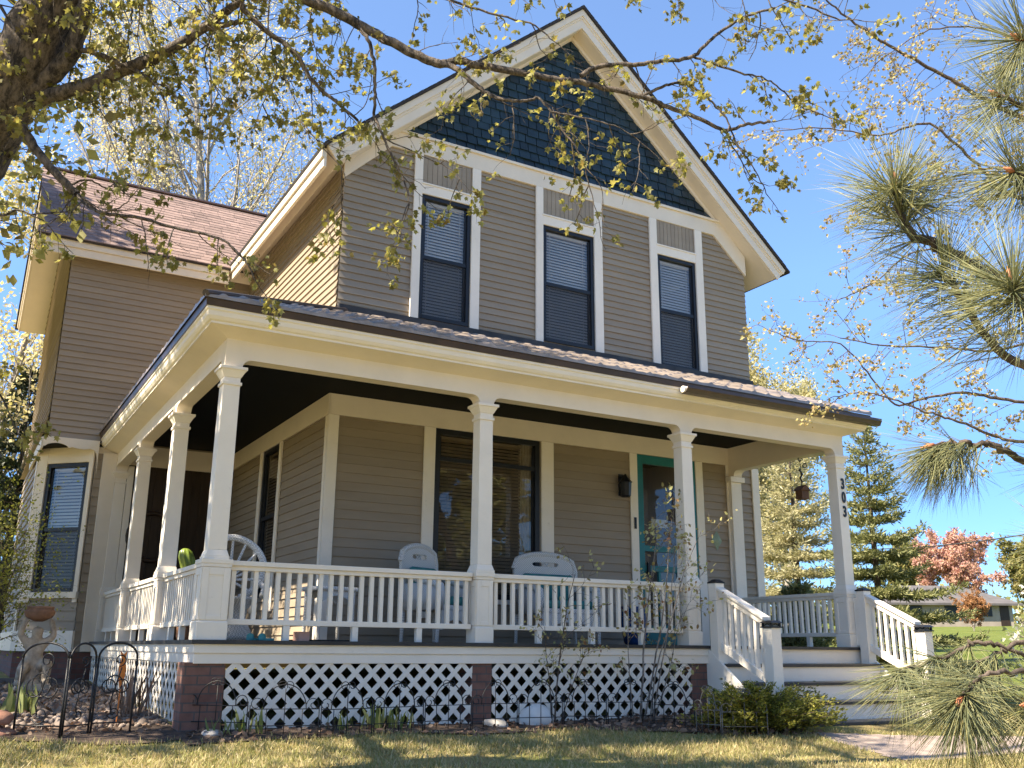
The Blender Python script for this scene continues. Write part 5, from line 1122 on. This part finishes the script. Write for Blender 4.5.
q = at(122, 1035, 640); blob_tree('maple_tree', 'yellow green tree at the right picture edge behind the red tree', 'tree', q[0], q[1], 8.5, 8, M['woods'], 6, (.3, .6))
q = at(125, 918, 640); blob_tree('maple_tree', 'yellow green tree left of the red tree behind the spruce', 'tree', q[0], q[1], 8.0, 8, M['woods'], 6, (.3, .6))
q = at(70, 975, 637); blob_tree('shrub', 'orange leaved shrub before the ranch house', 'shrub', q[0], q[1], 1.7, 2.8, M['orangeshrub'], 6, (.06, .13), .02)
q = at(13.5, 1042, 650); blob_tree('magnolia_bush', 'white flowering magnolia at the right picture edge', 'shrub', q[0], q[1], 1.75, 1.0, M['magnolia'], 1, (.03, .10))
q = at(100, 938, 632); rx, ry = float(q[0]), float(q[1]); rz = gz(rx, ry)
rh = thing('ranch_house', 'low tan ranch house with grey hip roof beyond the right lawn', 'house', (rx, ry, rz), -.52)
mb = MB(); mb.box(-6.6, 6.0, -4, 4, -1, 2.15); mb.build('wall', M['farwall'], rh, world=False)
mb = MB(); mb.add([(-7.4, -4.7, 2.15), (6.8, -4.7, 2.15), (6.8, 4.7, 2.15), (-7.4, 4.7, 2.15), (-3.4, 0, 4.15), (2.6, 0, 4.15)], [(0, 1, 5, 4), (1, 2, 5), (2, 3, 4, 5), (3, 0, 4), (3, 2, 1, 0)]); mb.box(-7.4, 6.8, -4.72, -4.66, 1.95, 2.16); mb.build('roof', M['roofgrey'], rh, world=False)
for x in (-4.6, -.8, 2.4): mb = MB(); mb.box(x, x+1.5, -4.06, -3.98, .9, 1.9); mb.build('window', M['black'], rh, world=False)
mb = MB(); mb.box(4.7, 5.6, -4.06, -3.98, 0, 1.95); mb.build('door', M['woodbrown'], rh, world=False)
# far woods round the plot
A = []
for a in np.arange(-30, 78, .22):
    r_ = 145+rng.normal(0, 7); x, y = 2+r_*math.sin(math.radians(a)), 2+r_*math.cos(math.radians(a)); hh = rng.uniform(2.4, 5.6)*(1 if a < 55 else .75)
    n_ = 34; A.append(np.stack([x+rng.normal(0, 1.3, n_), y+rng.normal(0, 1.3, n_), gz(x, y)+np.abs(rng.normal(0, .5, n_))*hh], -1))
A = np.concatenate(A); V, F = scatter(DIA, DIA_F, A, rng.normal(size=A.shape), rng.uniform(.5, 1.2, len(A))); tag(np_mesh('far_woods', V, F, M['woods']), 'distant mixed spring woods along the horizon', 'woods', kind='stuff')
# trees across the street: what the front windows mirror
for i, (x, y, h, lab) in enumerate(((-1, -34, 13, 'tree across the street mirrored in the left of the big window'), (6, -31, 11, 'tree across the street mirrored in the middle of the big window'), (13, -35, 13, 'tree across the street mirrored in the right of the big window'), (20, -33, 12, 'tree across the street mirrored in the door glass'))):
    blob_tree('street_tree', lab, 'tree', x, y, h, 7.5, M['woods'], 3, (.35, .8), .2)
A = []
for x in np.arange(-14, 60, .35):
    n_ = 60; hh = 5.5+2.5*math.sin(x*.5)+1.5*math.sin(x*1.3); A.append(np.stack([x+rng.normal(0, .8, n_), -33+rng.normal(0, 1.2, n_), -1.6+rng.uniform(0, 1, n_)**.8*hh], -1))
A = np.concatenate(A); V, F = scatter(DIA, DIA_F, A, rng.normal(size=A.shape), rng.uniform(.3, .7, len(A))); tag(np_mesh('street_woods', V, F, M['woods']), 'spring woods across the street mirrored in the big window', 'woods', kind='stuff')
sheet('road', np.arange(-60, 80, 2.), np.arange(-22, -12.9, 1.), .03, M['road'])  # unseen street behind the camera, added pale to bounce sun on the front
# shrub at the left edge, sapling, juniper
SHR = dict(seg=[.15, .1, .07], wob=[.12, .18, .2], up=[.02, .0, -.02], taper=[.3, .3, .4], n=[8, 5, 0], lo=[.2, .15, 0], ang=[(20, 60), (25, 65), (30, 70)], len=[(.35, .6), (.35, .6), (.3, .5)], shrink=[.3, .2, 0], rr=[.5, .5, .5], rmin=.0025)
def shrub(name, label, stems, mat, barkm, k, size, P=SHR, spread=.03, keep=1, tmpl=OVAL, tf=OVAL_F, cat='shrub'):
    x, y = stems[0][0], stems[0][1]; t = thing(name, label, cat, (x, y, gz(x, y))); pl = []; an = []
    for (sx, sy, dx, dy, L, r) in stems: a, b = grow((sx, sy, gz(sx, sy)-.03), (dx, dy, 1), L, r, P); pl += a; an += b
    tree_mesh(t, pl, barkm, (6, 4, 3)); leaves_on(t, an, mat, k, spread, size, tmpl, tf, keep=keep); return t
q = at(11.8, -22, 680); x, y = float(q[0]), float(q[1])
shrub('twiggy_shrub', 'tall twiggy yellow green shrub at the left edge before the bay', [(x+rng.normal(0, .16), y+rng.normal(0, .3), rng.normal(.04, .14), rng.normal(0, .18), rng.uniform(1.4, 2.9), .012) for _ in range(15)], M['shrub'], M['twig'], 3, (.02, .05), spread=.06)
SAP = dict(SHR, n=[6, 4, 0], up=[.03, .02, -.01], len=[(.25, .45), (.35, .6), (.3, .5)], seg=[.12, .06, .05], lo=[.35, .1, 0], wob=[.05, .2, .25])
q1 = on('y', -.25, 555, 716); q2 = on('y', -.3, 640, 718)
shrub('flowering_sapling', 'slim pale leaved sapling in front of the right half of the rail', [(q2[0], -.30, .03, 0, 2.3, .013), (q2[0]+.06, -.28, .22, .05, 2.25, .012), (q2[0]-.08, -.3, -.1, -.05, 1.3, .008), (q2[0]+.2, -.26, .5, 0, 1.3, .008), (q2[0]+.1, -.33, .12, -.1, 2.2, .01), (q2[0]+.15, -.3, .34, 0, 2.0, .01)], M['sapleaf'], M['palebark'], 2, (.03, .065), SAP, .03, .7, cat='sapling')
shrub('rose_bush', 'thin reddish leaved rose bush left of the sapling by the lattice', [(q1[0], -.25, .06, 0, 1.55, .010), (q1[0]-.05, -.27, -.15, 0, 1.0, .008), (q1[0]+.05, -.23, .3, -.1, .9, .007)], M['sapleaf'], M['twig'], 2, (.025, .055), SAP, .02, .6)
# juniper: flat layered fans
jx0, jy0 = 5.42, -1.2; jt = thing('juniper_bush', 'low spreading yellow tipped juniper beside the porch steps', 'shrub', (jx0, jy0, gz(jx0, jy0))); A = []; D = []; polys = []
for i in range(230):
    a = rng.uniform(0, 2*PI); l = rng.uniform(.25, .80)*(1.2 if math.cos(a) > 0 else .95); zt = (.07+.115*int(rng.integers(0, 3))+rng.normal(0, .015))*(1.15-.55*l)*1.25; k = 8; s = np.linspace(0, 1, k)
    P = np.stack([jx0+.10*rng.normal()+np.cos(a)*l*s, jy0+.07*rng.normal()+np.sin(a)*l*.62*s, gz(jx0, jy0)+.02+zt*np.sqrt(s)+.03*s], -1); polys.append((P, np.linspace(.01, .003, k), 0))
    for j in range(2, k):
        for _ in range(14): b = a+rng.uniform(-1, 1); A.append(P[j]+rng.normal(0, .025, 3)); D.append((math.cos(b), math.sin(b), .35+rng.normal(0, .2)))
tree_mesh(jt, polys, M['twig'], (4,), 'stems'); A = np.repeat(np.array(A), 2, 0); D = np.repeat(np.array(D), 2, 0); D = D+rng.normal(0, .35, D.shape)
V, F = scatter(np.array([(0, 0, 0), (.15, .5, .03), (0, 1, 0), (-.15, .5, .03)]), np.array([(0, 1, 2, 3)]), A, D, rng.uniform(.022, .06, len(A))); np_mesh('foliage', V, F, M['juniper'], jt)
# bronze leaved tree reaching in from the right
rt = thing('red_maple_tree', 'young tree with small bronze leaves reaching in from the right', 'tree', tuple(at(8.2, 1210, 660)[:2])+(gz(*at(8.2, 1210, 660)[:2]),)); rb = np.array(rt.location)
RP = []; rtw = []; ran = []
P = smooth_path([rb+np.array([0, 0, -.1]), at(8.2, 1190, 420), at(8.1, 1150, 200), at(8.1, 1120, 0), at(8.2, 1100, -160)], 8, .02); RP.append((P, np.linspace(.11, .03, len(P)), 0))
for uvd, r0, r1, step, LL in (([(1140, 160, 8.1), (1040, 125, 8), (985, 100, 8), (952, 80, 8), (915, 60, 8), (885, 43, 8), (855, 24, 8), (835, 8, 8), (815, -10, 8)], .024, .006, .06, .44),
    ([(1150, 240, 8.1), (1060, 205, 7.9), (1010, 195, 7.8), (985, 172, 7.8), (962, 150, 7.8), (930, 124, 7.8), (905, 128, 7.8), (880, 135, 7.8), (820, 128, 7.8), (770, 132, 7.8)], .020, .003, .07, .42),
    ([(1180, 400, 8), (1090, 410, 7.8), (1024, 402, 7.7), (985, 396, 7.7), (960, 393, 7.7), (925, 398, 7.7), (895, 404, 7.7), (868, 372, 7.7), (840, 345, 7.7), (800, 340, 7.7), (768, 330, 7.7)], .016, .003, .11, .36),
    ([(1180, 430, 8), (1080, 450, 7.6), (1024, 443, 7.5), (995, 436, 7.5), (965, 424, 7.5), (940, 416, 7.5), (915, 408, 7.5), (888, 398, 7.5), (862, 392, 7.5), (830, 398, 7.5)], .016, .003, .13, .34),
    ([(1185, 350, 8), (1080, 330, 7.8), (1000, 350, 7.7), (940, 348, 7.7), (880, 345, 7.7), (840, 338, 7.7)], .014, .004, .11, .38),
    ([(1160, 300, 8), (1060, 290, 7.9), (980, 265, 7.9), (920, 250, 7.9), (870, 285, 7.9), (838, 300, 7.9)], .014, .003, .09, .40),
    ([(1140, 120, 8), (1050, 60, 7.9), (990, 30, 7.9), (930, 30, 7.9), (880, 60, 7.9)], .014, .003, .10, .42),
    ([(1150, 220, 8), (1020, 170, 8.1), (960, 175, 8.1), (900, 190, 8.1), (860, 210, 8.1)], .014, .003, .09, .40)):
    P, R_ = limb(uvd, r0, r1, .004); RP.append((P, R_, 1)); twigs(P, R_, step, LL, rtw, ran, .1, r0=.0035)
tree_mesh(rt, RP+[(p, r, lv+2) for p, r, lv in rtw], M['twig'], (10, 6, 3, 3)); A = np.array([a[0] for a in ran]); D = np.array([a[1] for a in ran]); s = rng.random(len(A)) < .75; A, D = np.repeat(A[s], 4, 0), np.repeat(D[s], 4, 0); N = len(A)
V, F = scatter(MAPLE, MAPLE_F, A+rng.normal(0, .02, (N, 3)), D*.3+rng.normal(0, .8, (N, 3))+np.array([0, 0, -.35]), rng.uniform(.014, .034, N)); np_mesh('crown', V, F, M['redbud'], rt)
# long needled pine close on the right
pb = at(2.3, 1330, 500); pb[2] = gz(pb[0], pb[1]); pn = thing('pine_tree', 'long needled pine with orange buds at the right edge close to the viewer', 'tree', tuple(pb)); PP = []; NP = []; ND = []; NS = []; BUD = []
P = smooth_path([pb+np.array([0, 0, -.1]), at(2.35, 1320, 420), at(2.4, 1300, 150), at(2.5, 1290, -200)], 8, .004); PP.append((P, np.linspace(.09, .05, len(P)), 0))
def burst(path, r0, r1, n=230, nl=.165, tip=True, frm=.45, spread=1.0, droop=.35, bud=.030):
    P, R_ = limb(path, r0, r1, .003); PP.append((P, R_, 1)); k0 = int(len(P)*frm); ax = norm(P[-1]-P[-4])
    for i in range(int(n*.85)):
        j = min(len(P)-1, k0+int((len(P)-k0)*rng.random()**.6)); a = norm(P[min(j+1, len(P)-1)]-P[j-1]); side = norm(np.cross(a, rng.normal(size=3)))
        NP.append(P[j]); ND.append(norm(a*rng.uniform(.15, 1.25)+side*spread+np.array([0, 0, -droop]))); NS.append(nl*rng.uniform(.75, 1.12))
    if tip: q = P[-1]; BUD.append(MB()); BUD[-1].tube([q, q+ax*bud*.5, q+ax*bud], [.0045, .006, .0015], 7)
burst([(1300, 60, 2.3), (1130, 70, 2.0), (1060, 60, 1.85), (1022, 40, 1.8)], .012, .005, 260)
burst([(1300, 160, 2.3), (1130, 190, 2.1), (1060, 190, 2.0), (1014, 172, 1.95)], .012, .005, 300)
burst([(1300, 120, 2.3), (1140, 130, 2.2), (1060, 120, 2.1), (1000, 96, 2.1)], .012, .005, 260)
burst([(1300, 330, 2.3), (1130, 320, 2.0), (1015, 285, 1.9), (960, 258, 1.85), (930, 243, 1.85), (905, 226, 1.85), (898, 200, 1.85), (895, 186, 1.85)], .014, .006, 420, frm=.55)
burst([(1300, 340, 2.3), (1130, 350, 1.8), (1050, 330, 1.65), (1020, 300, 1.6), (1012, 284, 1.6)], .012, .005, 330, nl=.155, bud=.034)
burst([(1300, 380, 2.3), (1120, 390, 1.9), (1050, 380, 1.8), (1000, 350, 1.8), (960, 300, 1.8), (940, 270, 1.8)], .012, .005, 300, frm=.5, tip=False)
burst([(1300, 520, 2.3), (1120, 495, 2.1), (1024, 462, 2.05), (1000, 449, 2.0), (976, 443, 2.0), (955, 443, 2.0), (934, 445, 2.0)], .010, .004, 330, frm=.60, droop=1.0, spread=.75, nl=.15)
burst([(1300, 500, 2.2), (1150, 480, 2.0), (1075, 462, 1.9)], .010, .005, 200, droop=.3, nl=.15)
burst([(1300, 570, 2.2), (1150, 560, 2.0), (1070, 540, 1.9)], .010, .005, 220, droop=.3, nl=.15)
burst([(1300, 700, 2.2), (1130, 690, 1.9), (1040, 674, 1.75), (1000, 672, 1.7), (975, 682, 1.66), (962, 698, 1.62)], .006, .0035, 330, frm=.72, droop=.55, nl=.155)
burst([(1300, 640, 2.2), (1120, 640, 2.0), (1040, 641, 1.95), (1000, 645, 1.9), (975, 642, 1.9), (955, 652, 1.9), (925, 664, 1.88), (900, 671, 1.85)], .006, .0028, 280, frm=.62, tip=False, droop=1.0, nl=.15)
burst([(1300, 660, 2.2), (1100, 655, 2.0), (1045, 665, 1.95), (1010, 650, 1.9), (990, 656, 1.9), (972, 668, 1.88)], .0055, .0028, 200, frm=.66, tip=False, droop=.9, nl=.15)
burst([(1300, 700, 2.2), (1130, 700, 2.0), (1060, 700, 1.9), (1030, 705, 1.85)], .008, .004, 180, droop=.5, nl=.15)
tree_mesh(pn, PP, M['twig'], (10, 7)); NP, ND, NS = np.array(NP), np.array(ND), np.array(NS); NP = np.repeat(NP, 2, 0); ND = np.repeat(ND, 2, 0)+rng.normal(0, .035, (2*len(NS), 3)); NS = np.repeat(NS, 2)
tm = np.array([(-.0038, 0, 0), (.0038, 0, 0), (0, 0, .0055), (-.0038, .55, .01), (.0038, .55, .01), (0, .55, .0155), (0, 1, .07)]); tf = np.array([(0, 1, 4), (0, 4, 3), (1, 2, 5), (1, 5, 4), (2, 0, 3), (2, 3, 5), (3, 4, 6), (4, 5, 6), (5, 3, 6)])
V, F = scatter(tm, tf, NP, ND, NS); np_mesh('needles', V, F, M['needle'], pn, smooth=True); [b_.build('bud', M['bud'], pn, smooth=True) for b_ in BUD]
# utility cable
mb = MB(); a, b = at(60, 880, 549), at(48, 1120, 515); mb.tube([a+(b-a)*t+np.array([0, 0, -.35*4*t*(1-t)]) for t in np.linspace(0, 1, 16)], .035, 6); tag(mb.build('utility_cable', M['cable']), 'thin utility cable crossing the sky at the right', 'cable')

# ------------------------------------------------------------------ light, sky, camera
SUN_EL, SUN_AZ = math.radians(47), math.radians(-90)                   # azimuth clockwise from +y: the sun stands left, a touch to the street side
S = Vector((math.cos(SUN_EL)*math.sin(SUN_AZ), math.cos(SUN_EL)*math.cos(SUN_AZ), math.sin(SUN_EL)))
ld = bpy.data.lights.new('sun', 'SUN'); ld.energy = 4.7; ld.angle = math.radians(.5); ld.color = (1, .89, .71); lo = bpy.data.objects.new('sun', ld); COL.objects.link(lo)
lo.rotation_euler = (-S).to_track_quat('-Z', 'Y').to_euler(); lo.location = (-20, 0, 25)
w = bpy.data.worlds.new('World'); sc.world = w; w.use_nodes = True; nt = w.node_tree; sky = nt.nodes.new('ShaderNodeTexSky'); sky.sky_type = 'NISHITA'; sky.sun_disc = False
sky.sun_elevation = SUN_EL; sky.sun_rotation = SUN_AZ; sky.air_density = 1.0; sky.dust_density = .0; sky.ozone_density = 3.0; sky.altitude = 1800
tc = nt.nodes.new('ShaderNodeTexCoord'); sx = nt.nodes.new('ShaderNodeSeparateXYZ'); nt.links.new(tc.outputs['Generated'], sx.inputs[0])   # clear northern air: the horizon band stays blue
hz = ramp(nt, [(0.0, (.27, .37, .52)), (0.16, (.38, .50, .64)), (0.36, (.80, .87, .95)), (0.6, (1, 1, 1))], sx.outputs[2]); mm = nt.nodes.new('ShaderNodeMix'); mm.data_type = 'RGBA'; mm.blend_type = 'MULTIPLY'; mm.inputs[0].default_value = 1
nt.links.new(sky.outputs[0], mm.inputs[6]); nt.links.new(hz, mm.inputs[7]); nt.links.new(mm.outputs[2], nt.nodes['Background'].inputs[0]); nt.nodes['Background'].inputs[1].default_value = .108
cd = bpy.data.cameras.new('camera'); cam = bpy.data.objects.new('camera', cd); COL.objects.link(cam); sc.camera = cam
cd.sensor_fit = 'HORIZONTAL'; cd.sensor_width = 36; cd.lens = FPX/1024*36; cd.clip_start = .05; cd.clip_end = 3000
Mx = Matrix(((RT[0], UP[0], -_fw[0], CAM[0]), (RT[1], UP[1], -_fw[1], CAM[1]), (RT[2], UP[2], -_fw[2], CAM[2]), (0, 0, 0, 1))); cam.matrix_world = Mx
vs = sc.view_settings; vs.view_transform = 'Standard'; vs.look = 'None'; vs.exposure = 1.84; vs.gamma = 1
sc.render.engine = 'CYCLES'; sc.cycles.max_bounces = 8; sc.cycles.transparent_max_bounces = 12; sc.cycles.use_denoising = True
